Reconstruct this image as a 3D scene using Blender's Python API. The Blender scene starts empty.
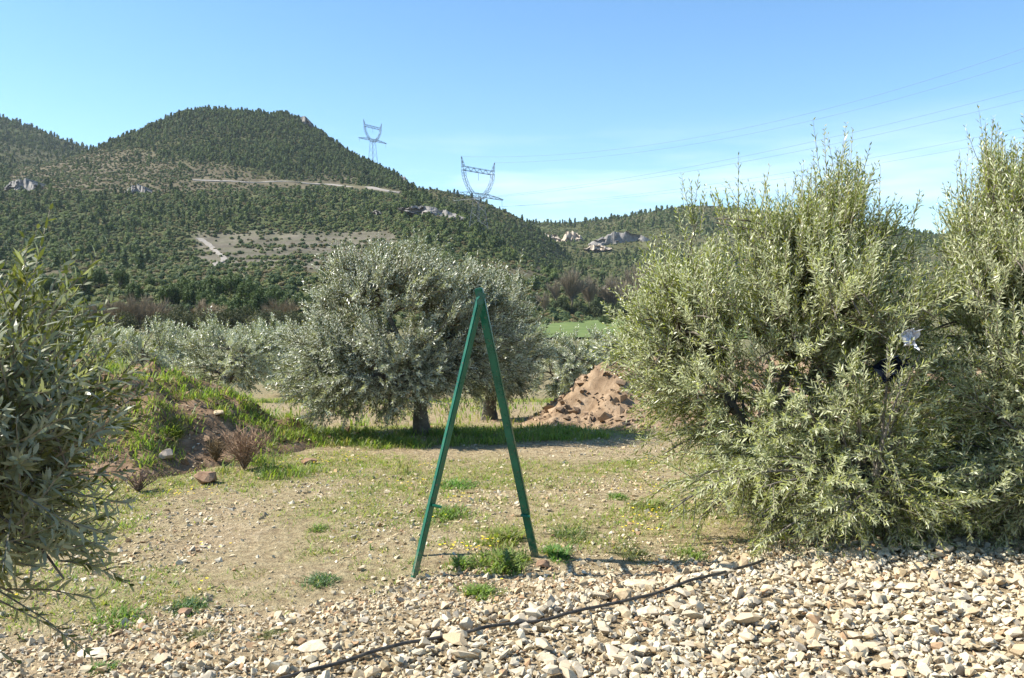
import bpy, bmesh, math, random
import numpy as np
from mathutils import Vector, Matrix

# ------------------------------------------------------------------ camera, sky, sun, exposure
scene = bpy.context.scene
COL = scene.collection
W, H, F = 1024, 678, 900.0
CAM_Z, HORIZON = 1.65, 300.0
PITCH = math.atan((H / 2 - HORIZON) / F)
cam_data = bpy.data.cameras.new('camera')
cam_data.sensor_width = 36.0
cam_data.lens = 36.0 * F / W
cam_data.clip_start, cam_data.clip_end = 0.05, 9000
cam = bpy.data.objects.new('camera', cam_data)
COL.objects.link(cam)
cam.location = (0, 0, CAM_Z)
cam.rotation_euler = (math.pi / 2 - PITCH, 0, 0)
scene.camera = cam

SUN_ELEV = math.radians(46)
SUN_FWD = math.radians(2)          # sun stands square to the left of the camera
SUN_DIR = Vector((-math.cos(SUN_ELEV) * math.cos(SUN_FWD), math.cos(SUN_ELEV) * math.sin(SUN_FWD), math.sin(SUN_ELEV)))
world = bpy.data.worlds.new('World')
scene.world = world
world.use_nodes = True
wt = world.node_tree
wt.nodes.clear()
w_out = wt.nodes.new('ShaderNodeOutputWorld')
w_bg = wt.nodes.new('ShaderNodeBackground')
w_sky = wt.nodes.new('ShaderNodeTexSky')
w_sky.sky_type = 'NISHITA'
w_sky.sun_disc = False
w_sky.sun_elevation = SUN_ELEV
w_sky.sun_rotation = math.atan2(SUN_DIR.x, SUN_DIR.y)
w_sky.altitude = 900
w_sky.air_density = 1.0
w_sky.dust_density = 0.3
w_sky.ozone_density = 3.0
w_bg.inputs['Strength'].default_value = 0.09
# thin cloud streaks low over the horizon, all the way round
tc = wt.nodes.new('ShaderNodeTexCoord')
sep = wt.nodes.new('ShaderNodeSeparateXYZ')
wt.links.new(tc.outputs['Generated'], sep.inputs[0])
cmap = wt.nodes.new('ShaderNodeMapping')
cmap.inputs['Scale'].default_value = (2.2, 2.2, 16.0)
cmap.inputs['Location'].default_value = (0.75, 0.0, 0.55)
wt.links.new(tc.outputs['Generated'], cmap.inputs[0])
cn = wt.nodes.new('ShaderNodeTexNoise')
cn.inputs['Scale'].default_value = 1.3
cn.inputs['Detail'].default_value = 6
cn.inputs['Roughness'].default_value = 0.55
wt.links.new(cmap.outputs[0], cn.inputs['Vector'])
cr = wt.nodes.new('ShaderNodeValToRGB')
cr.color_ramp.elements[0].position = 0.50
cr.color_ramp.elements[1].position = 0.80
wt.links.new(cn.outputs['Fac'], cr.inputs[0])
er = wt.nodes.new('ShaderNodeValToRGB')      # elevation band
er.color_ramp.elements[0].position = 0.0
er.color_ramp.elements[0].color = (1, 1, 1, 1)
er.color_ramp.elements[1].position = 0.20
er.color_ramp.elements[1].color = (0, 0, 0, 1)
e = er.color_ramp.elements.new(0.12); e.color = (0.9, 0.9, 0.9, 1)
wt.links.new(sep.outputs['Z'], er.inputs[0])
mul = wt.nodes.new('ShaderNodeMath'); mul.operation = 'MULTIPLY'
wt.links.new(cr.outputs[0], mul.inputs[0]); wt.links.new(er.outputs[0], mul.inputs[1])
mul2 = wt.nodes.new('ShaderNodeMath'); mul2.operation = 'MULTIPLY'; mul2.inputs[1].default_value = 0.5
wt.links.new(mul.outputs[0], mul2.inputs[0])
cmix = wt.nodes.new('ShaderNodeMixRGB')
cmix.inputs['Color2'].default_value = (9.5, 9.6, 9.8, 1)
wt.links.new(mul2.outputs[0], cmix.inputs['Fac'])
hs = wt.nodes.new('ShaderNodeHueSaturation'); hs.inputs['Saturation'].default_value = 1.14; hs.inputs['Value'].default_value = 1.16; hs.inputs['Hue'].default_value = 0.495
wt.links.new(w_sky.outputs[0], hs.inputs['Color']); wt.links.new(hs.outputs[0], cmix.inputs['Color1'])
wt.links.new(cmix.outputs[0], w_bg.inputs['Color'])
wt.links.new(w_bg.outputs[0], w_out.inputs['Surface'])

sun_data = bpy.data.lights.new('sun', 'SUN')
sun_data.energy = 4.6
sun_data.angle = math.radians(0.53)
sun_data.color = (1.0, 0.95, 0.86)
sun = bpy.data.objects.new('sun', sun_data)
COL.objects.link(sun)
sun.location = (-20, 5, 20)
sun.rotation_euler = (-SUN_DIR).to_track_quat('-Z', 'Y').to_euler()

scene.view_settings.view_transform = 'Standard'
scene.view_settings.look = 'None'
scene.view_settings.exposure = 1.15
scene.view_settings.gamma = 1.0
scene.render.engine = 'CYCLES'
cy = scene.cycles
cy.max_bounces, cy.diffuse_bounces, cy.glossy_bounces = 7, 4, 2
cy.transmission_bounces, cy.transparent_max_bounces, cy.volume_bounces = 3, 8, 0
cy.use_denoising = True
cy.sample_clamp_indirect = 6

# ------------------------------------------------------------------ helpers
rng = np.random.default_rng(7)
random.seed(7)
cp, sp = math.cos(PITCH), math.sin(PITCH)

def at(px, py, r):
    """world point seen at pixel (px, py) at forward distance r"""
    cx, cyy = (px - W / 2) / F, (H / 2 - py) / F
    fy, fz = cp + cyy * sp, -sp + cyy * cp
    return np.array((cx / fy * r, r, CAM_Z + fz / fy * r))

def proj(p):
    p = np.asarray(p, float)
    dx, dy, dz = p[..., 0], p[..., 1], p[..., 2] - CAM_Z
    d = dy * cp - dz * sp
    u = dy * sp + dz * cp
    d = np.where(d < 0.01, 0.01, d)
    return W / 2 + dx / d * F, H / 2 - u / d * F

_tab = np.random.default_rng(99).random((256, 256))
def vnoise(x, y):
    xi, yi = np.floor(x).astype(int), np.floor(y).astype(int)
    fx, fy = x - xi, y - yi
    fx, fy = fx * fx * (3 - 2 * fx), fy * fy * (3 - 2 * fy)
    a, b = _tab[xi & 255, yi & 255], _tab[(xi + 1) & 255, yi & 255]
    c, d = _tab[xi & 255, (yi + 1) & 255], _tab[(xi + 1) & 255, (yi + 1) & 255]
    return (a * (1 - fx) + b * fx) * (1 - fy) + (c * (1 - fx) + d * fx) * fy - 0.5
def fbm(x, y, s=1.0, oct=4, gain=0.5):
    x, y = np.asarray(x, float) / s, np.asarray(y, float) / s
    v, a = 0.0, 1.0
    for k in range(oct):
        v = v + a * vnoise(x + 17.3 * k, y - 9.1 * k)
        x, y, a = x * 2.03, y * 2.03, a * gain
    return v

def link(name, data, mat=None, parent=None):
    o = bpy.data.objects.new(name, data)
    COL.objects.link(o)
    if mat is not None and data is not None and len(data.materials) == 0:
        data.materials.append(mat)
    if parent is not None:
        o.parent = parent
    return o

def tag(o, label=None, cat=None, group=None, kind=None):
    if label: o['label'] = label
    if cat: o['category'] = cat
    if group: o['group'] = group
    if kind: o['kind'] = kind
    return o

def empty(name, loc=(0, 0, 0)):
    o = bpy.data.objects.new(name, None)
    COL.objects.link(o)
    o.location = tuple(float(v) for v in loc)
    o.empty_display_size = 0.1
    return o

def tri_mesh(name, V, T, col=None, smooth=False):
    V, T = np.ascontiguousarray(V, np.float32), np.ascontiguousarray(T, np.int32)
    me = bpy.data.meshes.new(name)
    me.vertices.add(len(V)); me.vertices.foreach_set('co', V.ravel())
    n = T.shape[1]
    me.loops.add(T.size); me.loops.foreach_set('vertex_index', T.ravel())
    me.polygons.add(len(T)); me.polygons.foreach_set('loop_start', np.arange(0, T.size, n, dtype=np.int32))
    me.polygons.foreach_set('use_smooth', np.full(len(T), bool(smooth)))
    if col is not None:
        a = me.color_attributes.new('Col', 'FLOAT_COLOR', 'POINT')
        c = np.ones((len(V), 4), np.float32); c[:, :3] = col
        a.data.foreach_set('color', c.ravel())
    me.update(calc_edges=True)
    me.validate()
    return me

def grid_faces(n, m):
    i, j = np.meshgrid(np.arange(n - 1), np.arange(m - 1), indexing='ij')
    a = (i * m + j).ravel()
    return np.stack([a, a + m, a + m + 1, a + 1], 1)

class Bag:                      # collects triangle soup
    def __init__(s): s.v, s.t, s.c, s.n = [], [], [], 0
    def add(s, V, T, C=None):
        V = np.asarray(V, float); T = np.asarray(T, int)
        s.v.append(V); s.t.append(T + s.n); s.n += len(V)
        if C is not None: s.c.append(np.broadcast_to(np.asarray(C, float), (len(V), 3)))
    def mesh(s, name, smooth=False):
        return tri_mesh(name, np.concatenate(s.v), np.concatenate(s.t), np.concatenate(s.c) if s.c else None, smooth)

def unit(v):
    return v / np.maximum(np.linalg.norm(v, axis=-1, keepdims=True), 1e-9)

def tube(pts, rad, sides=6, rough=0.0, cap=True):
    pts = np.asarray(pts, float); rad = np.broadcast_to(np.asarray(rad, float), (len(pts),))
    tan = unit(np.gradient(pts, axis=0))
    ref = np.array((0.31, 0.95, 0.05)) if abs(tan[0][1]) < 0.8 else np.array((1.0, 0, 0))
    u = unit(np.cross(tan, ref)); v = np.cross(tan, u)
    a = np.linspace(0, 2 * math.pi, sides, endpoint=False)
    rr = rad[:, None] * (1 + rough * (rng.random((len(pts), sides)) - 0.5))
    V = pts[:, None] + rr[..., None] * (np.cos(a)[None, :, None] * u[:, None] + np.sin(a)[None, :, None] * v[:, None])
    n = len(pts)
    i, j = np.meshgrid(np.arange(n - 1), np.arange(sides), indexing='ij')
    a0 = (i * sides + j).ravel(); a1 = (i * sides + (j + 1) % sides).ravel()
    T = np.concatenate([np.stack([a0, a1, a1 + sides], 1), np.stack([a0, a1 + sides, a0 + sides], 1)])
    V = V.reshape(-1, 3)
    if cap:
        k = len(V); V = np.concatenate([V, pts[:1], pts[-1:]])
        j = np.arange(sides)
        T = np.concatenate([T, np.stack([(j + 1) % sides, j, np.full(sides, k)], 1),
                            np.stack([(n - 1) * sides + j, (n - 1) * sides + (j + 1) % sides, np.full(sides, k + 1)], 1)])
    return V, T

def twigs_mesh(P, rad0, rad1):                # P (M,K,3) polylines -> three-sided tubes, vectorised
    M, K, _ = P.shape
    tan = unit(np.gradient(P, axis=1))
    u = unit(np.cross(tan, np.array((0.3, 0.2, 0.93)))); v = np.cross(tan, u)
    r = np.linspace(rad0, rad1, K)[None, :, None, None]
    a = np.array((0, 2.094, 4.189))
    V = P[:, :, None] + r * (np.cos(a)[None, None, :, None] * u[:, :, None] + np.sin(a)[None, None, :, None] * v[:, :, None])
    m, k, s = np.meshgrid(np.arange(M), np.arange(K - 1), np.arange(3), indexing='ij')
    a0 = ((m * K + k) * 3 + s).ravel(); a1 = ((m * K + k) * 3 + (s + 1) % 3).ravel()
    T = np.concatenate([np.stack([a0, a1, a1 + 3], 1), np.stack([a0, a1 + 3, a0 + 3], 1)])
    return V.reshape(-1, 3), T

# ------------------------------------------------------------------ materials
def mat(name, rough=0.9, spec=0.2):
    m = bpy.data.materials.new(name); m.use_nodes = True
    nt = m.node_tree
    b = nt.nodes['Principled BSDF']
    b.inputs['Roughness'].default_value = rough
    b.inputs['Specular IOR Level'].default_value = spec
    return m, nt, b

def noise(nt, scale, detail=5, rough=0.6, coord='Object'):
    tcn = nt.nodes.new('ShaderNodeTexCoord'); n = nt.nodes.new('ShaderNodeTexNoise')
    n.inputs['Scale'].default_value = scale; n.inputs['Detail'].default_value = detail; n.inputs['Roughness'].default_value = rough
    nt.links.new(tcn.outputs[coord], n.inputs['Vector'])
    return n.outputs['Fac']

def ramp(nt, fac, stops):
    r = nt.nodes.new('ShaderNodeValToRGB'); els = r.color_ramp.elements
    while len(els) < len(stops): els.new(0.5)
    for el, (p, c) in zip(els, stops):
        el.position = p; el.color = (*c, 1) if len(c) == 3 else c
    nt.links.new(fac, r.inputs[0])
    return r.outputs[0]

def mixc(nt, fac, a, b, mode='MIX'):
    m = nt.nodes.new('ShaderNodeMixRGB'); m.blend_type = mode
    for sock, v in ((m.inputs[0], fac), (m.inputs[1], a), (m.inputs[2], b)):
        if hasattr(v, 'links') or isinstance(v, bpy.types.NodeSocket): nt.links.new(v, sock)
        elif isinstance(v, (int, float)): sock.default_value = v
        else: sock.default_value = (*v, 1)
    return m.outputs[0]

def bump(nt, b, fac, strength=0.4, dist=0.02):
    n = nt.nodes.new('ShaderNodeBump'); n.inputs['Strength'].default_value = strength; n.inputs['Distance'].default_value = dist
    nt.links.new(fac, n.inputs['Height']); nt.links.new(n.outputs[0], b.inputs['Normal'])

def simple(name, stops, scale=8, rough=0.9, spec=0.2, bs=0.3, bd=0.02, detail=5):
    m, nt, b = mat(name, rough, spec)
    f = noise(nt, scale, detail)
    nt.links.new(ramp(nt, f, stops), b.inputs['Base Color'])
    if bs: bump(nt, b, f, bs, bd)
    return m

def attr_mat(name, rough=0.9, spec=0.2, scale=40, var=0.35, bs=0.3, bd=0.01):
    """albedo from the per-piece colour attribute, mottled by noise"""
    m, nt, b = mat(name, rough, spec)
    a = nt.nodes.new('ShaderNodeAttribute'); a.attribute_name = 'Col'
    f = noise(nt, scale, 4)
    g = ramp(nt, f, [(0.3, (1 - var,) * 3), (0.7, (1 + 0.25 * var,) * 3)])
    nt.links.new(mixc(nt, 1.0, a.outputs['Color'], g, 'MULTIPLY'), b.inputs['Base Color'])
    if bs: bump(nt, b, f, bs, bd)
    return m

def leaf_mat(name, under=(0.36, 0.38, 0.28), rough=0.38, spec=0.55, trans=0.22, use_attr=True, top=(0.1, 0.12, 0.05)):
    m, nt, b = mat(name, rough, spec)
    if use_attr:
        a = nt.nodes.new('ShaderNodeAttribute'); a.attribute_name = 'Col'; top_s = a.outputs['Color']
    else:
        oi = nt.nodes.new('ShaderNodeObjectInfo')
        top_s = ramp(nt, oi.outputs['Random'], [(0, tuple(c * 0.75 for c in top)), (1, tuple(c * 1.3 for c in top))])
    geo = nt.nodes.new('ShaderNodeNewGeometry')
    col = mixc(nt, geo.outputs['Backfacing'], top_s, under) if under else top_s
    nt.links.new(col, b.inputs['Base Color'])
    tr = nt.nodes.new('ShaderNodeBsdfTranslucent')
    nt.links.new(mixc(nt, 1.0, col, (1.5, 1.6, 0.7), 'MULTIPLY'), tr.inputs['Color'])
    mx = nt.nodes.new('ShaderNodeMixShader'); mx.inputs[0].default_value = trans
    nt.links.new(b.outputs[0], mx.inputs[1]); nt.links.new(tr.outputs[0], mx.inputs[2])
    nt.links.new(mx.outputs[0], nt.nodes['Material Output'].inputs['Surface'])
    return m

M = {}
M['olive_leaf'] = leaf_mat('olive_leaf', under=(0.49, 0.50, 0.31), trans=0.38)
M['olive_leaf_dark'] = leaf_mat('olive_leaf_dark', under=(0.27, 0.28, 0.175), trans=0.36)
M['olive_leaf_grey'] = leaf_mat('olive_leaf_grey', under=(0.46, 0.47, 0.37), trans=0.26)
M['olive_leaf_single'] = leaf_mat('olive_leaf_single', use_attr=False, top=(0.085, 0.10, 0.035), under=(0.25, 0.26, 0.17))
M['bark'] = simple('bark', [(0.3, (0.09, 0.078, 0.062)), (0.7, (0.23, 0.20, 0.16))], 14, 0.95, 0.1, 0.8, 0.02)
M['twig'] = simple('twig', [(0.3, (0.16, 0.14, 0.10)), (0.7, (0.30, 0.27, 0.20))], 20, 0.9, 0.1, 0)
M['stone'] = attr_mat('stone', 0.92, 0.15, 60, 0.35, 0.35, 0.006)
M['grass'] = leaf_mat('grass', under=None, rough=0.5, spec=0.3, trans=0.42)
M['petal'] = simple('petal', [(0.3, (0.75, 0.52, 0.02)), (0.7, (0.85, 0.65, 0.03))], 30, 0.7, 0.2, 0)
M['dry'] = attr_mat('dry', 0.95, 0.05, 30, 0.3, 0)
M['conifer'] = leaf_mat('conifer', under=None, rough=0.7, spec=0.15, trans=0.15)
M['bare_twig'] = attr_mat('bare_twig', 0.95, 0.05, 3, 0.3, 0)

# individual limestone pieces: colour by object
m, nt, b = mat('stone_single', 0.92, 0.15)
oi = nt.nodes.new('ShaderNodeObjectInfo')
c = ramp(nt, oi.outputs['Random'], [(0, (0.56, 0.46, 0.32)), (0.35, (0.62, 0.545, 0.41)), (0.6, (0.49, 0.38, 0.24)), (0.8, (0.58, 0.49, 0.35)), (1, (0.47, 0.41, 0.32))])
f = noise(nt, 45, 5)
nt.links.new(mixc(nt, 1.0, c, ramp(nt, f, [(0.3, (0.72, 0.68, 0.6)), (0.62, (1.08, 1.06, 1.04))]), 'MULTIPLY'), b.inputs['Base Color'])
bump(nt, b, f, 0.4, 0.008)
M['stone_single'] = m

# near ground: tan soil with grit and mossy, dry-grass patches
m, nt, b = mat('ground_soil', 0.97, 0.08)
f1, f2, f3 = noise(nt, 0.9, 6, 0.65), noise(nt, 14, 6, 0.7), noise(nt, 70, 4, 0.6)
soil = ramp(nt, f2, [(0.28, (0.18, 0.125, 0.07)), (0.5, (0.37, 0.285, 0.17)), (0.72, (0.53, 0.43, 0.285))])
tcn = nt.nodes.new('ShaderNodeTexCoord'); sepn = nt.nodes.new('ShaderNodeSeparateXYZ')
nt.links.new(tcn.outputs['Object'], sepn.inputs[0])
far = nt.nodes.new('ShaderNodeMapRange')
far.inputs['From Min'].default_value = 12; far.inputs['From Max'].default_value = 60
nt.links.new(sepn.outputs['Y'], far.inputs['Value'])
gr = ramp(nt, f2, [(0.3, (0.17, 0.175, 0.055)), (0.7, (0.33, 0.31, 0.12))])
gm = nt.nodes.new('ShaderNodeAttribute'); gm.attribute_name = 'Col'
gsep = nt.nodes.new('ShaderNodeSeparateXYZ')
nt.links.new(gm.outputs['Color'], gsep.inputs[0])
gmask = mixc(nt, 1.0, gsep.outputs[0], ramp(nt, f2, [(0.34, (0, 0, 0)), (0.60, (0.7, 0.7, 0.7))]), 'MULTIPLY')
near_c = mixc(nt, gmask, soil, gr)
far_c = ramp(nt, f1, [(0.3, (0.09, 0.10, 0.045)), (0.5, (0.15, 0.14, 0.07)), (0.7, (0.22, 0.19, 0.11))])
base = mixc(nt, far.outputs[0], near_c, far_c)
grit = ramp(nt, f3, [(0.3, (0.75, 0.75, 0.75)), (0.7, (1.15, 1.15, 1.15))])
nt.links.new(mixc(nt, 1.0, base, grit, 'MULTIPLY'), b.inputs['Base Color'])
bump(nt, b, f2, 1.0, 0.06)
M['ground'] = m

M['mound'] = simple('mound_soil', [(0.25, (0.11, 0.065, 0.038)), (0.5, (0.22, 0.145, 0.09)), (0.75, (0.34, 0.24, 0.16))], 7, 0.97, 0.06, 0.9, 0.05, 8)
M['mound_pale'] = simple('mound_pale_soil', [(0.25, (0.13, 0.085, 0.052)), (0.5, (0.27, 0.19, 0.12)), (0.75, (0.42, 0.315, 0.215))], 6, 0.97, 0.06, 0.9, 0.05, 8)
M['clod'] = simple('clod', [(0.3, (0.20, 0.12, 0.075)), (0.7, (0.36, 0.24, 0.155))], 14, 0.97, 0.05, 0.8, 0.02, 7)
M['pale_rock'] = simple('pale_rock', [(0.3, (0.30, 0.24, 0.19)), (0.7, (0.44, 0.37, 0.30))], 20, 0.95, 0.1, 0.5, 0.01)
M['hill'] = attr_mat('hill_scrub', 0.97, 0.05, 0.06, 0.45, 0.6, 2.0)
M['meadow'] = simple('meadow_grass', [(0.3, (0.09, 0.135, 0.04)), (0.7, (0.15, 0.185, 0.06))], 0.3, 0.95, 0.1, 0)
M['track'] = simple('track_dirt', [(0.3, (0.24, 0.215, 0.185)), (0.7, (0.32, 0.29, 0.25))], 0.3, 0.97, 0.05, 0)
M['cliff'] = simple('cliff_rock', [(0.25, (0.11, 0.105, 0.10)), (0.5, (0.22, 0.205, 0.185)), (0.75, (0.33, 0.30, 0.26))], 0.35, 0.95, 0.1, 0.9, 0.8, 8)
M['cliff_pale'] = simple('cliff_pale_rock', [(0.25, (0.24, 0.20, 0.15)), (0.5, (0.42, 0.35, 0.27)), (0.75, (0.52, 0.45, 0.36))], 0.3, 0.95, 0.1, 0.9, 0.8, 8)
m, nt, b = mat('galvanised_steel', 0.45, 0.5)
nt.links.new(ramp(nt, noise(nt, 1.5), [(0.3, (0.14, 0.15, 0.165)), (0.7, (0.22, 0.235, 0.25))]), b.inputs['Base Color'])
b.inputs['Metallic'].default_value = 0.6
M['steel'] = m
m, nt, b = mat('cable', 0.5, 0.4)
nt.links.new(ramp(nt, noise(nt, 0.5), [(0.3, (0.16, 0.18, 0.21)), (0.7, (0.22, 0.25, 0.29))]), b.inputs['Base Color'])
M['cable'] = m
# chipped green enamel on steel
m, nt, b = mat('green_paint', 0.3, 0.5)
f1, f2 = noise(nt, 9, 5), noise(nt, 60, 5, 0.7)
green = ramp(nt, f1, [(0.3, (0.005, 0.075, 0.040)), (0.7, (0.010, 0.125, 0.065))])
chip = ramp(nt, f2, [(0.60, (0, 0, 0)), (0.65, (1, 1, 1))])
tg_ = nt.nodes.new('ShaderNodeTexCoord'); sg_ = nt.nodes.new('ShaderNodeSeparateXYZ'); nt.links.new(tg_.outputs['Object'], sg_.inputs[0])
mr_ = nt.nodes.new('ShaderNodeMapRange'); mr_.inputs['From Min'].default_value = 0.22; mr_.inputs['From Max'].default_value = 0.02
nt.links.new(sg_.outputs['Z'], mr_.inputs['Value'])
mud = mixc(nt, 1.0, mr_.outputs[0], ramp(nt, noise(nt, 35, 5), [(0.42, (0, 0, 0)), (0.6, (0.8, 0.8, 0.8))]), 'MULTIPLY')
worn = mixc(nt, chip, green, (0.13, 0.085, 0.055))
nt.links.new(mixc(nt, mud, worn, (0.33, 0.25, 0.16)), b.inputs['Base Color'])
nt.links.new(ramp(nt, f1, [(0.3, (0.22,) * 3), (0.7, (0.40,) * 3)]), b.inputs['Roughness'])
bump(nt, b, f2, 0.15, 0.002)
M['green_paint'] = m
M['rust'] = simple('rusty_steel', [(0.3, (0.06, 0.05, 0.045)), (0.7, (0.16, 0.10, 0.07))], 40, 0.8, 0.3, 0.3, 0.002)
M['hose'] = simple('black_polythene', [(0.35, (0.014, 0.014, 0.014)), (0.7, (0.10, 0.085, 0.065))], 18, 0.5, 0.4, 0.2, 0.002)
M['navy_cloth'] = simple('navy_cloth', [(0.3, (0.008, 0.012, 0.03)), (0.7, (0.02, 0.03, 0.06))], 20, 0.85, 0.2, 0.2, 0.003)
M['white_scrap'] = simple('white_plastic', [(0.3, (0.55, 0.57, 0.64)), (0.7, (0.75, 0.76, 0.80))], 25, 0.4, 0.5, 0.3, 0.004)

# ------------------------------------------------------------------ ground relief
BX = [-6, -3, -1.76, -0.62, 1.57, 3.5, 6]
BY = [3.4, 3.9, 4.3, 4.9, 5.65, 6.6, 7.2]
HX = [-2.5, -0.95, -0.45, 0.30, 1.00, 1.63, 2.3]
HY = [3.3, 3.93, 4.32, 4.72, 5.25, 5.72, 6.0]
def gravel_edge(x): return np.interp(x, BX, BY)
def base_z(x, y):
    x, y = np.asarray(x, float), np.asarray(y, float)
    z = np.interp(y, [-50, 0, 11, 17, 30, 60, 100, 200, 6000], [0, 0, 0, -0.35, -1.7, -2.8, -3.5, -4.0, -4.0])
    near = np.clip(1 - (y - 40) / 60, 0, 1)
    z = z + near * (0.06 * fbm(x, y, 2.2, 3) + 0.022 * fbm(x, y, 0.35, 3))
    z = z + 0.05 * np.clip((gravel_edge(x) - y) / 0.5, 0, 1) * (y < 8)
    return z

def seg_dist(x, y, pts):
    """distance to a polyline and interpolated height along it"""
    best, hh = np.full(np.shape(x), 1e9), np.zeros(np.shape(x))
    for (x0, y0, h0), (x1, y1, h1) in zip(pts[:-1], pts[1:]):
        dx, dy = x1 - x0, y1 - y0
        t = np.clip(((x - x0) * dx + (y - y0) * dy) / (dx * dx + dy * dy), 0, 1)
        d = np.hypot(x - x0 - t * dx, y - y0 - t * dy)
        m_ = d < best
        best = np.where(m_, d, best); hh = np.where(m_, h0 + t * (h1 - h0), hh)
    return best, hh
LM = [(-9.0, 9.8, 1.1), (-6.2, 9.9, 1.2), (-4.6, 9.9, 1.16), (-3.85, 9.9, 1.02), (-3.1, 10.1, 0.58), (-2.3, 10.5, 0.12), (-2.0, 10.7, 0.0)]
RM = [(0.1, 13.2, 0.0), (0.75, 13.0, 0.32), (1.4, 13.1, 0.66), (2.4, 13.5, 0.85), (4.0, 13.7, 0.9), (7.5, 14.5, 0.7), (9, 15, 0.0)]
def mound_h(x, y, pts, width, seed):
    d, h = seg_dist(np.asarray(x, float), np.asarray(y, float), pts)
    w = width * (0.25 + 1.0 * h / max(p[2] for p in pts))
    s = np.clip(1 - d / np.maximum(w, 0.05), 0, 1)
    s = s * s * (3 - 2 * s) * 0.6 + s * 0.4
    return h * s + s * (0.42 * fbm(np.asarray(x) + seed, y, 0.9, 5, 0.6) * h + 0.16 * fbm(np.asarray(x) - seed, y, 0.25, 4, 0.6))
def lm_h(x, y): return mound_h(x, y, LM, 1.75, 3.0)
def rm_h(x, y):
    h = mound_h(x, y, RM, 2.1, 8.0)
    return h + np.clip(h, 0, 0.4) * (0.55 * fbm(x, y, 0.55, 4, 0.6) + 0.25 * np.abs(fbm(x + 5, y, 0.3, 3)))
def ground_z(x, y):
    return base_z(x, y) + np.maximum(0, np.maximum(lm_h(x, y), rm_h(x, y)))

def growth(a, step, k, end):
    out = []
    while a < end:
        step *= k; a += step; out.append(a)
    return out
ys = list(np.arange(1.0, 8, 0.1)) + list(np.arange(8, 16, 0.16)); ys += growth(ys[-1], 0.16, 1.12, 5000)
ys = [-60, -30, -15, -8, -4, -2, -1, 0, 0.5] + ys
xr = list(np.arange(0, 4.5, 0.1)); xr += growth(xr[-1], 0.1, 1.13, 5000)
xs = np.array([-v for v in xr[:0:-1]] + xr); ys = np.array(ys)
X, Y = np.meshgrid(xs, ys, indexing='ij')
Z = base_z(X, Y)
def grass_mask(x, y):
    """how green the trodden orchard floor is"""
    g = 0.64 + 1.1 * fbm(x * 0.8, y, 0.9, 4) + 0.5 * fbm(x + 31, y, 0.28, 3)
    g = g * np.clip((y - gravel_edge(x)) / 0.5, 0, 1) * np.clip((13.5 - y) / 2, 0.25, 1)
    bare = np.exp(-(((x - 0.55) / 1.3) ** 2 + ((y - 9.7) / 0.7) ** 2))
    return np.clip(g * (1 - 0.85 * bare), 0, 1)
gmk = grass_mask(X, Y)
ground_me = tri_mesh('ground', np.stack([X, Y, Z], -1).reshape(-1, 3), grid_faces(len(xs), len(ys))[:, ::1], np.stack([gmk.ravel()] * 3, 1), True)
ground = tag(link('ground', ground_me, M['ground']), kind='structure')

def mound(name, hfun, x0, x1, y0, y1, mt):
    n, m_ = int((x1 - x0) / 0.075), int((y1 - y0) / 0.075)
    gx, gy = np.meshgrid(np.linspace(x0, x1, n), np.linspace(y0, y1, m_), indexing='ij')
    h = hfun(gx, gy)
    gz = base_z(gx, gy) + np.where(h > 0.012, h, -0.08)
    return tag(link(name, tri_mesh(name, np.stack([gx, gy, gz], -1).reshape(-1, 3), grid_faces(n, m_), None, True), mt), kind='structure')
mound('earth_mound', lm_h, -9.5, -1.6, 7.7, 12.2, M['mound'])
mound('earth_mound', rm_h, -0.6, 9.5, 10.6, 17.0, M['mound_pale'])

# green meadow strip down in the valley
gx, gy = np.meshgrid(np.linspace(-2, 60, 40), np.linspace(120, 262, 30), indexing='ij')
tag(link('meadow', tri_mesh('meadow', np.stack([gx + 6 * fbm(gx, gy, 30, 2), gy, base_z(gx, gy) + 0.12 + 0.9 * np.abs(fbm(gx, gy, 14, 2))], -1).reshape(-1, 3), grid_faces(40, 30), None, True), M['meadow']), kind='structure')

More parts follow.
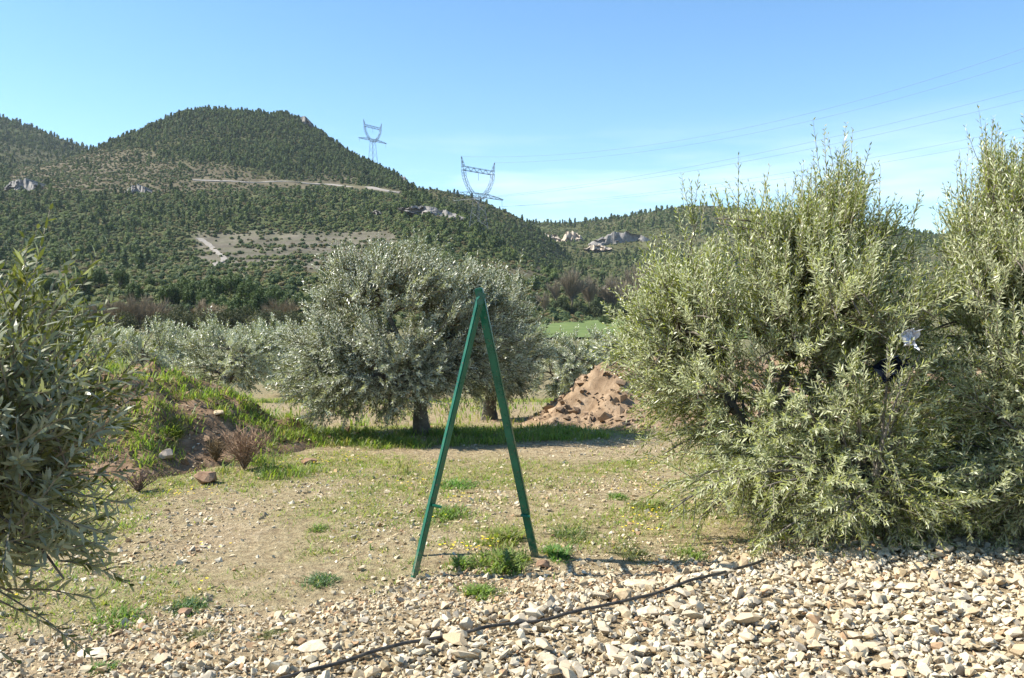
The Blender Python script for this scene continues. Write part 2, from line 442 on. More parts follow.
# ------------------------------------------------------------------ hills
def smooth(a, k, axis):
    ker = np.ones(k) / k
    pad = [(0, 0)] * a.ndim; pad[axis] = (k // 2, k // 2)
    return np.apply_along_axis(lambda v: np.convolve(v, ker, 'valid'), axis, np.pad(a, pad, mode='edge'))
SOIL = dict(scrub=(0.12, 0.115, 0.055), forest=(0.085, 0.105, 0.04), field=(0.165, 0.145, 0.11), brown=(0.14, 0.12, 0.075))
HILLS = {}
def hill(name, cols, nc, nr, amp, zone):
    px = np.array([c[0] for c in cols], float)
    R = np.array([[p[0] for p in c[1]] for c in cols], float)
    Yp = np.array([[p[1] for p in c[1]] for c in cols], float)
    Zp = np.array([[at(0, yy, rr)[2] for rr, yy in zip(r_, y_)] for r_, y_ in zip(R, Yp)])
    R = np.concatenate([R, R[:, -1:] * 1.12, R[:, -1:] * 1.3], 1)
    Zp = np.concatenate([Zp, Zp[:, -1:] * 0.93, Zp[:, -1:] * 0.6], 1)
    cpx = np.linspace(px[0], px[-1], nc)
    k = R.shape[1]; kk = np.linspace(0, k - 1, nr)
    Rc = np.stack([np.interp(cpx, px, R[:, i]) for i in range(k)], 1)
    Zc = np.stack([np.interp(cpx, px, Zp[:, i]) for i in range(k)], 1)
    Rg = np.stack([np.interp(kk, np.arange(k), row) for row in Rc])
    Zg = np.stack([np.interp(kk, np.arange(k), row) for row in Zc])
    s1 = max(3, nc // 60 | 1); s2 = max(3, nr // 22 | 1)
    Rg, Zg = smooth(smooth(Rg, s1, 0), s2, 1), smooth(smooth(Zg, s1, 0), s2, 1)
    Xg = (cpx[:, None] - W / 2) / F * Rg
    t = np.clip(kk / (k - 3), 0, 1)[None]
    Zg = Zg + amp * np.clip(t * 3, 0, 1) * (fbm(Xg, Rg, 130, 5, 0.55) + 0.09 * fbm(Xg + 90, Rg, 22, 3)) * (1 - 0.6 * (t > 0.93))
    P = np.stack([Xg, Rg, Zg], -1)
    ppx, ppy = proj(P)
    col = zone(ppx, ppy, P)[0]
    o = tag(link(name, tri_mesh(name, P.reshape(-1, 3), grid_faces(nc, nr), col.reshape(-1, 3), True), M['hill']), kind='structure')
    HILLS[name] = (P, zone)
    return P

def lerpc(a, b, t): return np.asarray(a) * (1 - t[..., None]) + np.asarray(b) * t[..., None]
def sst(a, b, x): t = np.clip((x - a) / (b - a), 0, 1); return t * t * (3 - 2 * t)
def box(v, a, b, s): return sst(a - s, a + s, v) * (1 - sst(b - s, b + s, v))

def zone_main(px, py, P):
    n = fbm(P[..., 0], P[..., 1], 60, 4)
    tl = np.interp(px, [-200, 60, 100, 200, 300, 400, 415], [150, 150, 150, 163, 176, 184, 186])      # lower edge of crest wood
    crest = 1 - sst(-4, 4, py - tl + 10 * n)
    band = (1 - crest) * (1 - sst(-5, 5, py - np.interp(px, [-200, 0, 100, 200, 260, 330, 400], [188, 190, 192, 196, 190, 190, 188]) + 16 * n))
    field = box(px, 194, 400, 9) * box(py, 231, 271, 2.5)
    low = box(py, 262, 277, 3) * (1 - field)
    col = lerpc(np.broadcast_to(SOIL['forest'], px.shape + (3,)), SOIL['scrub'], np.clip(0.4 + n, 0, 1))
    col = lerpc(col, SOIL['brown'], np.clip(band + low * 0.9, 0, 1))
    terr = sst(0.0, 0.5, np.sin(P[..., 2] * 1.55 + 4 * n))
    col = lerpc(col, SOIL['field'], field * (0.72 + 0.28 * terr))
    pine = np.where(crest > 0.5, 1.0, 0.85) * (1 - 0.93 * band) * (1 - field) * (1 - 0.93 * low)
    leftslope = (1 - sst(150, 200, px)) * crest
    pine *= 1 - 0.4 * leftslope
    gap = sst(0.05, 0.2, fbm(P[..., 0] + 300, P[..., 1], 45, 3))
    pine *= 1 - 0.75 * gap * (1 - crest) * sst(60, 250, px)
    bush = 1.0 - (0.94 - 0.22 * (1 - terr)) * field - 0.48 * band - 0.55 * low
    # hedges between the terraces
    for (x0, x1, yy) in ((232, 400, 247), (250, 330, 258), (252, 305, 269), (200, 330, 233)):
        bush = np.maximum(bush, 2.0 * box(px, x0, x1, 4) * box(py, yy - 1.5, yy + 1.5, 0.6))
    bush *= 1 - box(px, 188, 250, 5) * box(py - (px - 200) * 0.28, 238, 243, 1.2)
    yt = np.interp(px, [190, 270, 330, 385, 400], [180, 182, 184, 191, 193])
    on = box(px, 190, 402, 3)
    bush = bush * (1 - 0.95 * on * box(py - yt, -2.5, 2.5, 0.5)); pine = pine * (1 - 0.95 * on * box(py - yt, -2.5, 6, 1))
    return col, pine, bush
def zone_wood(px, py, P):
    n = fbm(P[..., 0], P[..., 1], 90, 4)
    col = lerpc(np.broadcast_to(SOIL['forest'], px.shape + (3,)), SOIL['scrub'], np.clip(0.5 + 1.5 * n, 0, 1))
    return col, np.clip(0.55 - 1.4 * n, 0.05, 1), np.full(px.shape, 0.9)
def zone_shade_wood(px, py, P):
    n = fbm(P[..., 0], P[..., 1], 90, 4)
    col = lerpc(np.broadcast_to(SOIL['forest'], px.shape + (3,)), SOIL['scrub'], np.clip(0.5 + 1.5 * n, 0, 1))
    return col, np.clip(0.75 - n, 0, 1), np.full(px.shape, 1.0)  # thick pine cover darkens this sunlit hill, standing in for shade

f0 = (130, 375)
main_cols = [
    (-520, [f0, (260, 290), (400, 264), (500, 240), (650, 206), (760, 196), (950, 190)]),
    (-260, [f0, (260, 288), (400, 262), (500, 236), (650, 200), (760, 190), (950, 185)]),
    (0,    [f0, (260, 286), (400, 262), (500, 235), (640, 196), (760, 184), (950, 170)]),
    (60,   [f0, (260, 285), (400, 262), (500, 235), (640, 193), (770, 176), (930, 159)]),
    (100,  [f0, (260, 284), (400, 262), (490, 236), (640, 191), (740, 175), (950, 149)]),
    (150,  [f0, (260, 283), (400, 262), (480, 236), (640, 190), (730, 176), (980, 128)]),
    (180,  [f0, (260, 283), (400, 262), (480, 236), (640, 190), (725, 178), (1000, 114)]),
    (210,  [f0, (260, 282), (400, 262), (480, 236), (640, 191), (720, 181), (1000, 107)]),
    (290,  [f0, (260, 282), (400, 262), (480, 236), (640, 192), (720, 182), (1000, 110)]),
    (320,  [f0, (260, 283), (400, 262), (480, 235), (640, 193), (720, 184), (990, 128)]),
    (345,  [f0, (260, 284), (400, 262), (480, 235), (630, 194), (710, 186), (960, 148)]),
    (372,  [f0, (260, 286), (390, 262), (470, 235), (610, 197), (690, 189), (930, 164)]),
    (400,  [f0, (260, 289), (380, 258), (450, 236), (560, 206), (640, 195), (840, 176)]),
    (414,  [f0, (260, 290), (370, 257), (430, 239), (520, 213), (600, 201), (740, 190)]),
    (440,  [f0, (260, 292), (360, 258), (410, 241), (470, 223), (520, 213), (600, 207)]),
    (478,  [f0, (255, 302), (340, 274), (380, 260), (420, 246), (460, 235), (500, 225)]),
    (510,  [f0, (250, 308), (330, 288), (360, 278), (390, 269), (420, 261), (450, 252)]),
    (545,  [f0, (250, 314), (310, 302), (340, 295), (365, 289), (390, 284), (420, 278)]),
    (600,  [f0, (240, 326), (280, 321), (310, 318), (330, 316), (350, 315), (380, 314)]),
    (700,  [f0, (240, 330), (270, 328), (290, 326), (310, 325), (330, 325), (360, 325)])]
P_main = hill('hill_wooded', main_cols, 320, 150, 9.0, zone_main)
lh = [(-600, 90), (-420, 84), (-300, 86), (-100, 99), (0, 115), (50, 131), (95, 150), (130, 166), (180, 190)]
hill('hill_shaded', [(p, [(700, y + 75), (900, y + 50), (1100, y + 22), (1300, y)]) for p, y in lh], 110, 70, 10, zone_shade_wood)
mid = [(300, 168), (345, 172), (372, 176), (400, 182), (414, 187), (440, 190), (470, 196), (510, 213), (525, 221), (545, 236), (560, 250), (580, 266), (640, 290), (720, 300)]
hill('ridge_middle', [(p, [(440, max(300, y + 60)), (600, y + 44), (720, y + 20), (840, y)]) for p, y in mid], 160, 80, 6, zone_wood)
rt = [(430, 232), (480, 228), (520, 225), (545, 222), (570, 223), (600, 220), (625, 216), (650, 211), (670, 208), (690, 205), (710, 205), (760, 211), (820, 220), (890, 229), (950, 238), (1024, 246), (1200, 254), (1400, 250)]
hill('ridge_right', [(p, [(250, 330), (420, 298), (620, 276), (850, 256), (1000, 0.55 * y + 0.45 * 252), (1250, y)]) for p, y in rt], 190, 110, 8, zone_wood)

def on_hill(P, px, py):
    ppx, ppy = proj(P)
    nr = P.shape[1]
    vis = (ppx - px) ** 2 + ((ppy - py) * 1.0) ** 2
    i, j = np.unravel_index(np.argmin(vis[:, :int(nr * 0.82)]), (P.shape[0], int(nr * 0.82)))
    return P[i, j]

# hill tracks: strips draped on the slope
def drape(name, P, pix, width, n=60):
    pts = np.array([on_hill(P, *p) for p in pix])
    t = np.linspace(0, len(pts) - 1, n)
    c = np.stack([np.interp(t, np.arange(len(pts)), pts[:, k]) for k in range(3)], 1)
    for k in range(3): c[:, k] = smooth(c[:, k], 5, 0)
    tan = np.gradient(c, axis=0)[:, :2]; nrm = unit(np.stack([-tan[:, 1], tan[:, 0]], 1))
    w = width * (1 + 0.5 * vnoise(np.arange(n) * 0.7, np.zeros(n) + 3))[:, None]
    up = 0.45
    L, Rr = c.copy(), c.copy()
    L[:, :2] += nrm * w; Rr[:, :2] -= nrm * w
    Q = P.reshape(-1, 3)
    for side in (L, Rr):                     # both edges lie on the slope
        for q_ in side:
            d = np.hypot(Q[:, 0] - q_[0], Q[:, 1] - q_[1]); i_ = np.argpartition(d, 4)[:4]; wt_ = 1 / (d[i_] + 0.05)
            q_[2] = (Q[i_, 2] * wt_).sum() / wt_.sum()
        side[:, 2] = smooth(side[:, 2], 5, 0)
    V = np.stack([L + (0, 0, up), Rr + (0, 0, up), L - (0, 0, 2.5), Rr - (0, 0, 2.5)], 1).reshape(-1, 3)
    q = []
    for i in range(n - 1):
        a, b_ = i * 4, i * 4 + 4
        q += [(a, a + 1, b_ + 1, b_), (a + 1, a + 3, b_ + 3, b_ + 1), (a + 2, a, b_, b_ + 2)]
    return tag(link(name, tri_mesh(name, V, np.array(q)), M['track']), kind='structure')
drape('dirt_track', P_main, [(190, 180), (230, 181), (270, 182), (300, 183), (330, 184), (360, 187), (385, 191), (400, 193)], 2.6)
drape('dirt_track', P_main, [(196, 238), (206, 243), (214, 249), (220, 255), (226, 260), (215, 265), (205, 267)], 1.3)

# rock faces
def cliff(px0, px1, ytop, ybot, r, mt, depth=14, seed=0, name='rock_cliff'):
    n, m_ = 46, 12
    u = np.linspace(0, 1, n); v = np.linspace(0, 1, m_)
    U, Vv = np.meshgrid(u, v, indexing='ij')
    pxx = px0 + (px1 - px0) * U
    tops = np.interp(u, np.linspace(0, 1, len(ytop)), ytop); bots = np.interp(u, np.linspace(0, 1, len(ybot)), ybot)
    taper = np.sin(np.pi * np.clip(u, 0.02, 0.98)) ** 0.6
    tops = tops + 2.6 * np.round(2 * vnoise(u * 17 + seed, u * 0 + seed)) / 2 + 1.2 * vnoise(u * 41, u * 0 + seed)
    bots = bots + 2.0 * vnoise(u * 13 + seed, u * 0 + 5)
    py = bots[:, None] + (tops - bots)[:, None] * Vv * taper[:, None]
    r_ = r + depth * (Vv - 0.6) * 0.35 + 7 * fbm(U * 60 + seed, Vv * 6, 9, 3) + 2.2 * np.sign(fbm(U * 40, Vv * 20 + seed, 6, 2))
    front = np.stack([at(a, b_, 1) * 0 for a, b_ in ((0, 0),)])
    Pf = np.zeros(U.shape + (3,))
    cyy = (H / 2 - py) / F
    fy, fz = cp + cyy * sp, -sp + cyy * cp
    Pf[..., 0] = (pxx - W / 2) / F / fy * r_; Pf[..., 1] = r_; Pf[..., 2] = CAM_Z + fz / fy * r_
    back = Pf[:, -1:, :] + np.array((0, depth * 2.2, -1.0)); back2 = back + np.array((0, 10, -20))
    Pa = np.concatenate([Pf, back, back2], 1)
    return tag(link(name, tri_mesh(name, Pa.reshape(-1, 3), grid_faces(n, m_ + 2)), mt), kind='structure')
cliff(529, 563, [235, 232, 234, 233], [241, 242, 242, 241], 960, M['cliff_pale'], seed=1)
cliff(561, 584, [231, 231, 234], [242, 242, 241], 955, M['cliff_pale'], seed=5)
cliff(588, 662, [236, 232, 231, 233, 236], [246, 247, 249, 250, 248], 925, M['cliff'], seed=9)
cliff(584, 612, [246, 245, 246], [249, 250, 249], 880, M['cliff_pale'], seed=14)
cliff(392, 416, [171, 175, 180, 187], [181, 187, 190, 194], 800, M['cliff'], seed=21)
cliff(398, 468, [203, 204, 207, 211, 214], [210, 214, 217, 219, 219], 500, M['cliff'], seed=27, depth=8)
cliff(4, 40, [180, 179, 181], [190, 191, 189], 640, M['cliff'], seed=33)
cliff(124, 152, [186, 185, 188], [193, 194, 193], 620, M['cliff'], seed=38)
cliff(293, 312, [117, 116, 120], [123, 125, 127], 975, M['cliff'], seed=44)
cliff(368, 384, [211, 210, 212], [215, 216, 216], 520, M['cliff'], seed=49, depth=6)
cliff(602, 622, [283, 281, 284], [290, 291, 291], 420, M['cliff'], seed=53, depth=5)

# ------------------------------------------------------------------ far woods (uncountable): point clouds with instanced trees
def blob_tree(name, h, rx, n, lobes, colA, colB, trunk=True, card=0.16, mt='conifer'):
    """leafy clump cloud round several lobes"""
    b_ = Bag()
    rg = np.random.default_rng(abs(hash(name)) % 1000 if False else sum(map(ord, name)))
    for lx, ly, lz, lr, lw in lobes:
        k = int(n * lw)
        d = unit(rg.normal(size=(k, 3))); rad = lr * (0.55 + 0.5 * rg.random(k))[:, None]
        c = np.array((lx, ly, lz)) * (rx, rx, h) + d * rad * (rx, rx, h * 0.62)
        u = unit(np.cross(d + 0.6 * rg.normal(size=(k, 3)), rg.normal(size=(k, 3)))); v = unit(np.cross(d, u) + 0.3 * rg.normal(size=(k, 3)))
        s = h * card * (0.6 + 0.8 * rg.random(k))[:, None]
        V = np.stack([c - u * s * 0.6, c + u * s * 0.6, c + v * s], 1).reshape(-1, 3)
        cc = np.asarray(colA) * 1.0 + (np.asarray(colB) - np.asarray(colA)) * rg.random((k, 1))
        b_.add(V, np.arange(3 * k).reshape(-1, 3), np.repeat(cc, 3, 0))
        if lw > 0.1:     # inner mass so that the crown is not see-through
            bm = bmesh.new(); bmesh.ops.create_icosphere(bm, subdivisions=1, radius=1)
            V = np.array([q.co for q in bm.verts]); T = np.array([[q.index for q in f_.verts] for f_ in bm.faces]); bm.free()
            V = V * (0.72 + 0.25 * rg.random((len(V), 1))) * lr * (rx, rx, h * 0.62) + np.array((lx, ly, lz)) * (rx, rx, h)
            b_.add(V, T, np.asarray(colA) * 0.9)
    if trunk:
        V, T = tube([(0, 0, -0.6), (0.02, 0, h * 0.3), (0, 0.03, h * 0.6)], [h * 0.03, h * 0.02, h * 0.012], 5)
        b_.add(V, T, (0.10, 0.075, 0.055))
    me = b_.mesh(name); me.materials.append(M[mt])
    return bpy.data.objects.new(name, me)
PA, PB = (0.080, 0.115, 0.038), (0.155, 0.190, 0.064)
DA, DB = (0.050, 0.076, 0.030), (0.100, 0.132, 0.050)
BA, BB = (0.12, 0.145, 0.052), (0.205, 0.205, 0.08)
protos_pine = [
    blob_tree('pine_a', 6.5, 2.3, 150, [(0, 0, .5, .75, .45), (.2, .1, .72, .5, .3), (-.3, -.1, .38, .6, .25)], PA, PB),
    blob_tree('pine_b', 7.5, 2.0, 150, [(0, 0, .4, .8, .45), (0, .1, .65, .55, .35), (.05, 0, .85, .3, .2)], DA, DB),
    blob_tree('pine_c', 5.5, 2.5, 150, [(.2, 0, .45, .75, .5), (-.3, .2, .6, .6, .35), (0, -.3, .35, .5, .15)], PA, PB)]
protos_pine += [
    blob_tree('round_oak', 3.4, 2.2, 170, [(0, 0, .42, .8, .4), (.45, .2, .36, .6, .2), (-.4, .3, .4, .62, .2), (-.1, -.5, .34, .55, .2)], (0.115, 0.152, 0.048), (0.205, 0.245, 0.08)),
    blob_tree('round_oak_dull', 2.8, 2.0, 160, [(0, 0, .42, .8, .4), (-.5, .2, .36, .6, .3), (.35, -.35, .4, .6, .3)], (0.125, 0.14, 0.058), (0.205, 0.215, 0.09))]
protos_bush = [
    blob_tree('bush_a', 1.9, 1.5, 70, [(0, 0, .35, .8, .6), (.4, .1, .3, .6, .4)], BA, BB, False, 0.22),
    blob_tree('bush_b', 1.4, 1.3, 70, [(0, 0, .35, .9, .6), (-.4, .3, .3, .6, .4)], (0.14, 0.115, 0.055), (0.22, 0.18, 0.08), False, 0.22),
    blob_tree('bush_c', 2.3, 1.6, 80, [(0, 0, .35, .8, .6), (.3, -.3, .45, .6, .4)], DA, PB, False, 0.2)]

def scatter(name, label, cat, pts, scales, protos, seed, idx=None):
    me = bpy.data.meshes.new(name)
    me.vertices.add(len(pts)); me.vertices.foreach_set('co', np.ascontiguousarray(pts, np.float32).ravel())
    rg = np.random.default_rng(seed)
    for nm, ty, dat in (('sc', 'FLOAT', scales.astype(np.float32)), ('rz', 'FLOAT', (rg.random(len(pts)) * 6.28).astype(np.float32)), ('ix', 'INT', (rg.integers(0, len(protos), len(pts)) if idx is None else idx).astype(np.int32))):
        a = me.attributes.new(nm, ty, 'POINT'); a.data.foreach_set('value', dat)
    o = tag(link(name, me), label, cat, kind='stuff')
    ng = bpy.data.node_groups.new(name, 'GeometryNodeTree')
    ng.interface.new_socket('Geometry', in_out='INPUT', socket_type='NodeSocketGeometry')
    ng.interface.new_socket('Geometry', in_out='OUTPUT', socket_type='NodeSocketGeometry')
    gi, go = ng.nodes.new('NodeGroupInput'), ng.nodes.new('NodeGroupOutput')
    g2i = ng.nodes.new('GeometryNodeGeometryToInstance')
    for p in reversed(protos):
        oi_ = ng.nodes.new('GeometryNodeObjectInfo'); oi_.inputs['Object'].default_value = p
        ng.links.new(oi_.outputs['Geometry'], g2i.inputs[0])
    iop = ng.nodes.new('GeometryNodeInstanceOnPoints')
    iop.inputs['Pick Instance'].default_value = True
    def named(n_, ty):
        a = ng.nodes.new('GeometryNodeInputNamedAttribute'); a.data_type = ty; a.inputs['Name'].default_value = n_
        return a.outputs['Attribute']
    cx_ = ng.nodes.new('ShaderNodeCombineXYZ'); ng.links.new(named('rz', 'FLOAT'), cx_.inputs['Z'])
    ng.links.new(gi.outputs[0], iop.inputs['Points']); ng.links.new(g2i.outputs[0], iop.inputs['Instance'])
    ng.links.new(named('ix', 'INT'), iop.inputs['Instance Index'])
    ng.links.new(cx_.outputs[0], iop.inputs['Rotation'])
    cs_ = ng.nodes.new('ShaderNodeCombineXYZ'); s_ = named('sc', 'FLOAT')
    for k in range(3): ng.links.new(s_, cs_.inputs[k])
    ng.links.new(cs_.outputs[0], iop.inputs['Scale'])
    ng.links.new(iop.outputs[0], go.inputs[0])
    md = o.modifiers.new('scatter', 'NODES'); md.node_group = ng
    return o

def sample_hill(P, n, rg):
    Q = P[:, :int(P.shape[1] * 0.9)]
    a, b_, c_ = Q[:-1, :-1], Q[1:, :-1], Q[:-1, 1:]
    area = np.linalg.norm(np.cross((b_ - a)[..., :], (c_ - a)), axis=-1)
    idx = rg.choice(area.size, n, p=(area / area.sum()).ravel())
    i, j = np.unravel_index(idx, area.shape)
    u, v = rg.random((2, n, 1))
    return Q[i, j] * (1 - u) * (1 - v) + Q[i + 1, j] * u * (1 - v) + Q[i, j + 1] * (1 - u) * v + Q[i + 1, j + 1] * u * v
WOODS = dict(hill_wooded=('pine wood covering the rounded main hill', 'brown and green scrub between the pines of the main hill', 44000, 150000),
             hill_shaded=('dense pines darkening the far left hill in place of shade', 'dark low scrub on the shaded far left hill', 22000, 30000),
             ridge_middle=('pine wood on the middle ridge behind the nearer pylon', 'low scrub on the middle ridge behind the nearer pylon', 10000, 30000),
             ridge_right=('pine wood on the right ridge above the white cliffs', 'low scrub on the right ridge around the white cliffs', 22000, 60000))
for k, (hn, (l1, l2, n1, n2)) in enumerate(WOODS.items()):
    P, zone = HILLS[hn]
    rg = np.random.default_rng(40 + k)
    for which, lab, nn, protos in ((1, l1, n1, protos_pine), (2, l2, n2, protos_bush)):
        S = sample_hill(P, nn, rg)
        a_, b_ = proj(S)
        z_ = zone(a_, b_, S)
        keep = (rg.random(nn) < z_[which]) & (a_ > -380) & (a_ < 1200) & (S[:, 1] > (150 if which == 2 else 300))
        if hn == 'ridge_right' and which == 1: keep &= ~((a_ > 528) & (a_ < 585) & (b_ > 228) & (b_ < 243)) & ~((a_ > 588) & (a_ < 660) & (b_ > 232) & (b_ < 249))
        S, a_, b_ = S[keep], a_[keep], b_[keep]
        idx = None
        if which == 1:
            low_ = (b_ > np.interp(a_, [0, 100, 200, 300, 400], [160, 165, 178, 186, 192])) if hn == 'hill_wooded' else (rg.random(len(S)) < (0.15 if hn == 'hill_shaded' else 0.55))
            idx = np.where(low_, np.array([3, 3, 4, 4, 3, 0, 2, 1])[rg.integers(0, 8, len(S))], np.array([0, 1, 1, 2, 0, 4])[rg.integers(0, 6, len(S))])
        sc = (0.45 + 0.6 * rg.random(len(S)) ** 1.5) * (0.92 if which == 1 else 1.0)
        if which == 1: sc *= np.interp(S[:, 1], [250, 500, 900, 1300], [0.85, 0.85, 0.9, 1.15])
        scatter('pine_wood' if which == 1 else 'scrub', lab, 'wood' if which == 1 else 'scrub', S, sc, protos, 60 + k, idx)

# ------------------------------------------------------------------ pylons and cables
def bars(segs, w):
    b_ = Bag()
    for a, c in segs:
        V, T = tube([a, c], w, 4); b_.add(V, T)
    return b_.mesh('lattice')
def lattice(p, q, n, wp, wq, up=(0, 0, 1)):
    """four-chord lattice boom from p to q (half widths wp -> wq)"""
    p, q = np.array(p, float), np.array(q, float)
    d = unit(q - p); a = unit(np.cross(d, np.array((0, 1.0, 0)) if abs(d[1]) < 0.9 else np.array((1.0, 0, 0)))); b_ = np.cross(d, a)
    segs, prev = [], None
    for i in range(n + 1):
        t = i / n; c = p + (q - p) * t; w = wp + (wq - wp) * t
        ring = [c + a * w * s + b_ * w * u for s, u in ((1, 1), (1, -1), (-1, -1), (-1, 1))]
        if prev is not None:
            for k in range(4):
                segs.append((prev[k], ring[k]))
                segs.append((prev[k], ring[(k + 1) % 4]) if i % 2 else (prev[(k + 1) % 4], ring[k]))
        prev = ring
    return segs
def pylon(loc, rz, leg, w, label):
    root = empty('pylon', loc); root.rotation_euler = (0, 0, rz)
    tag(root, label, 'pylon', 'pylons on the hill')
    def part(nm, segs, ww=w): return link(nm, bars(segs, ww), M['steel'], root)
    hb = 3.9
    part('tower_body', lattice((0, 0, -1.5), (0, 0, leg), 5, hb, 1.9))
    for sx in (-1, 1):
        for sy in (-1, 1):
            part('leg', [((sx * hb, sy * hb, -3), (sx * 1.9, sy * 1.9, leg))], w * 1.5)
    part('waist', lattice((-4.2, 0, leg + 1), (4.2, 0, leg + 1), 5, 1.2, 1.2) + lattice((0, 0, leg - 1), (0, 0, leg + 1.5), 2, 1.9, 2.2))
    for s in (-1, 1):
        segs = []
        side = [(s * 4.2, 0, leg + 1.2), (s * 8.4, 0, leg + 5.0), (s * 11.3, 0, leg + 9.6), (s * 12.0, 0, leg + 14)]
        for a, c in zip(side[:-1], side[1:]): segs += lattice(a, c, 3, 0.8, 0.8)
        part('window_frame', segs)
        part('cross_arm', lattice((s * 4.5, 0, leg + 1.6), (s * 21, 0, leg + 0.6), 7, 1.1, 0.25))
        part('horn', lattice((s * 12, 0, leg + 14.5), (s * 13.6, 0, leg + 20), 3, 0.7, 0.12))
        part('insulator', [((s * 20, 0, leg + 0.4), (s * 20, 0, leg - 3.2))], w * 1.2)
    part('top_beam', lattice((-12.2, 0, leg + 14.2), (12.2, 0, leg + 14.2), 10, 1.0, 1.0))
    part('insulator', [((0, 0, leg + 13.4), (0, 0, leg + 9))], w * 1.2)
    return root
p2 = at(478.5, 231, 480)
rz2 = math.radians(52)
pyl2 = pylon(p2, rz2, 17.6, 0.085, 'larger near lattice pylon standing on the spur right of the main hill')
p1 = at(373, 168, 925)
pyl1 = pylon(p1, math.radians(57), 27.0, 0.11, 'smaller distant lattice pylon standing behind the main hill slope')

def on_pylon(p, rz, x, z): return p + np.array((x * math.cos(rz), x * math.sin(rz), z))
def cable(a, c, via, label, rad=0.05):
    """sagging wire from a to c whose sag makes it pass the pixel via"""
    a, c = np.asarray(a, float), np.asarray(c, float)
    t = np.linspace(0, 1, 400); best = None
    line = a + (c - a) * t[:, None]
    px, _ = proj(line); i = int(np.argmin(np.abs(px - via[0])))
    r = line[i, 1]; need = line[i, 2] - at(via[0], via[1], r)[2]
    sag = max(0.5, need / (4 * t[i] * (1 - t[i])))
    tt = np.linspace(0, 1, 60)
    pts = a + (c - a) * tt[:, None]; pts[:, 2] -= 4 * sag * tt * (1 - tt)
    V, T = tube(pts, rad, 5)
    return tag(link('power_cable', tri_mesh('power_cable', V, T, None, True), M['cable']), label, 'cable', 'overhead power cables')
ends = [((1330, -75, 290), (760, 125)), ((1330, -52, 310), (760, 132)), ((1330, 0, 290), (780, 149)), ((1330, 16, 290), (780, 155)), ((1330, 55, 310), (950, 143)), ((1330, 70, 310), (950, 151))]
starts = [on_pylon(p2, rz2, -13.6, 37.6), on_pylon(p2, rz2, 13.6, 37.6), on_pylon(p2, rz2, -20, 14.4), on_pylon(p2, rz2, -19.4, 14.4), on_pylon(p2, rz2, 20, 14.4), on_pylon(p2, rz2, 19.4, 14.4)]
for s_, (e_, v_), nm in zip(starts, ends, ('highest', 'second highest', 'third highest', 'fourth highest', 'fifth highest', 'lowest')):
    cable(s_, at(*e_), v_, nm + ' of the thin power cables crossing the sky at right')

# ------------------------------------------------------------------ olive trees
def leaf_arrays(B, D, N, L, Wd, col, kind):
    """leaf blades: base B, direction D, upper-face normal N, length L, width Wd -> V, T, C"""
    n = len(B)
    S = unit(np.cross(D, N)); N = np.cross(S, D)
    L, Wd = L[:, None], Wd[:, None]
    if kind == 'fine':
        prof = [(0, 0), (.25, .8), (.25, -.8), (.6, 1), (.6, -1), (1, 0)]
        V = np.stack([B + D * L * t + S * Wd * 0.5 * s - N * L * 0.10 * t * t + N * Wd * 0.12 * abs(s) for t, s in prof], 1)
        tri = np.array([(0, 2, 1), (1, 2, 4), (1, 4, 3), (3, 4, 5)])
    else:
        prof = [(0, 0), (.5, 1), (.5, -1), (1, 0)]
        V = np.stack([B + D * L * t + S * Wd * 0.5 * s for t, s in prof], 1)
        tri = np.array([(0, 2, 1), (1, 2, 3)])
    k = len(prof)
    T = (np.arange(n)[:, None, None] * k + tri[None]).reshape(-1, 3)
    return V.reshape(-1, 3), T, np.repeat(col, k, 0)

def in_env(p, env):
    return np.min([np.sum(((p - c) / r) ** 2, axis=-1) for c, r, _ in env], axis=0)

def curve(a, c, bend, n=7):
    t = np.linspace(0, 1, n)[:, None]
    m_ = (a + c) / 2 + bend
    return a * (1 - t) ** 2 + 2 * m_ * t * (1 - t) + c * t * t

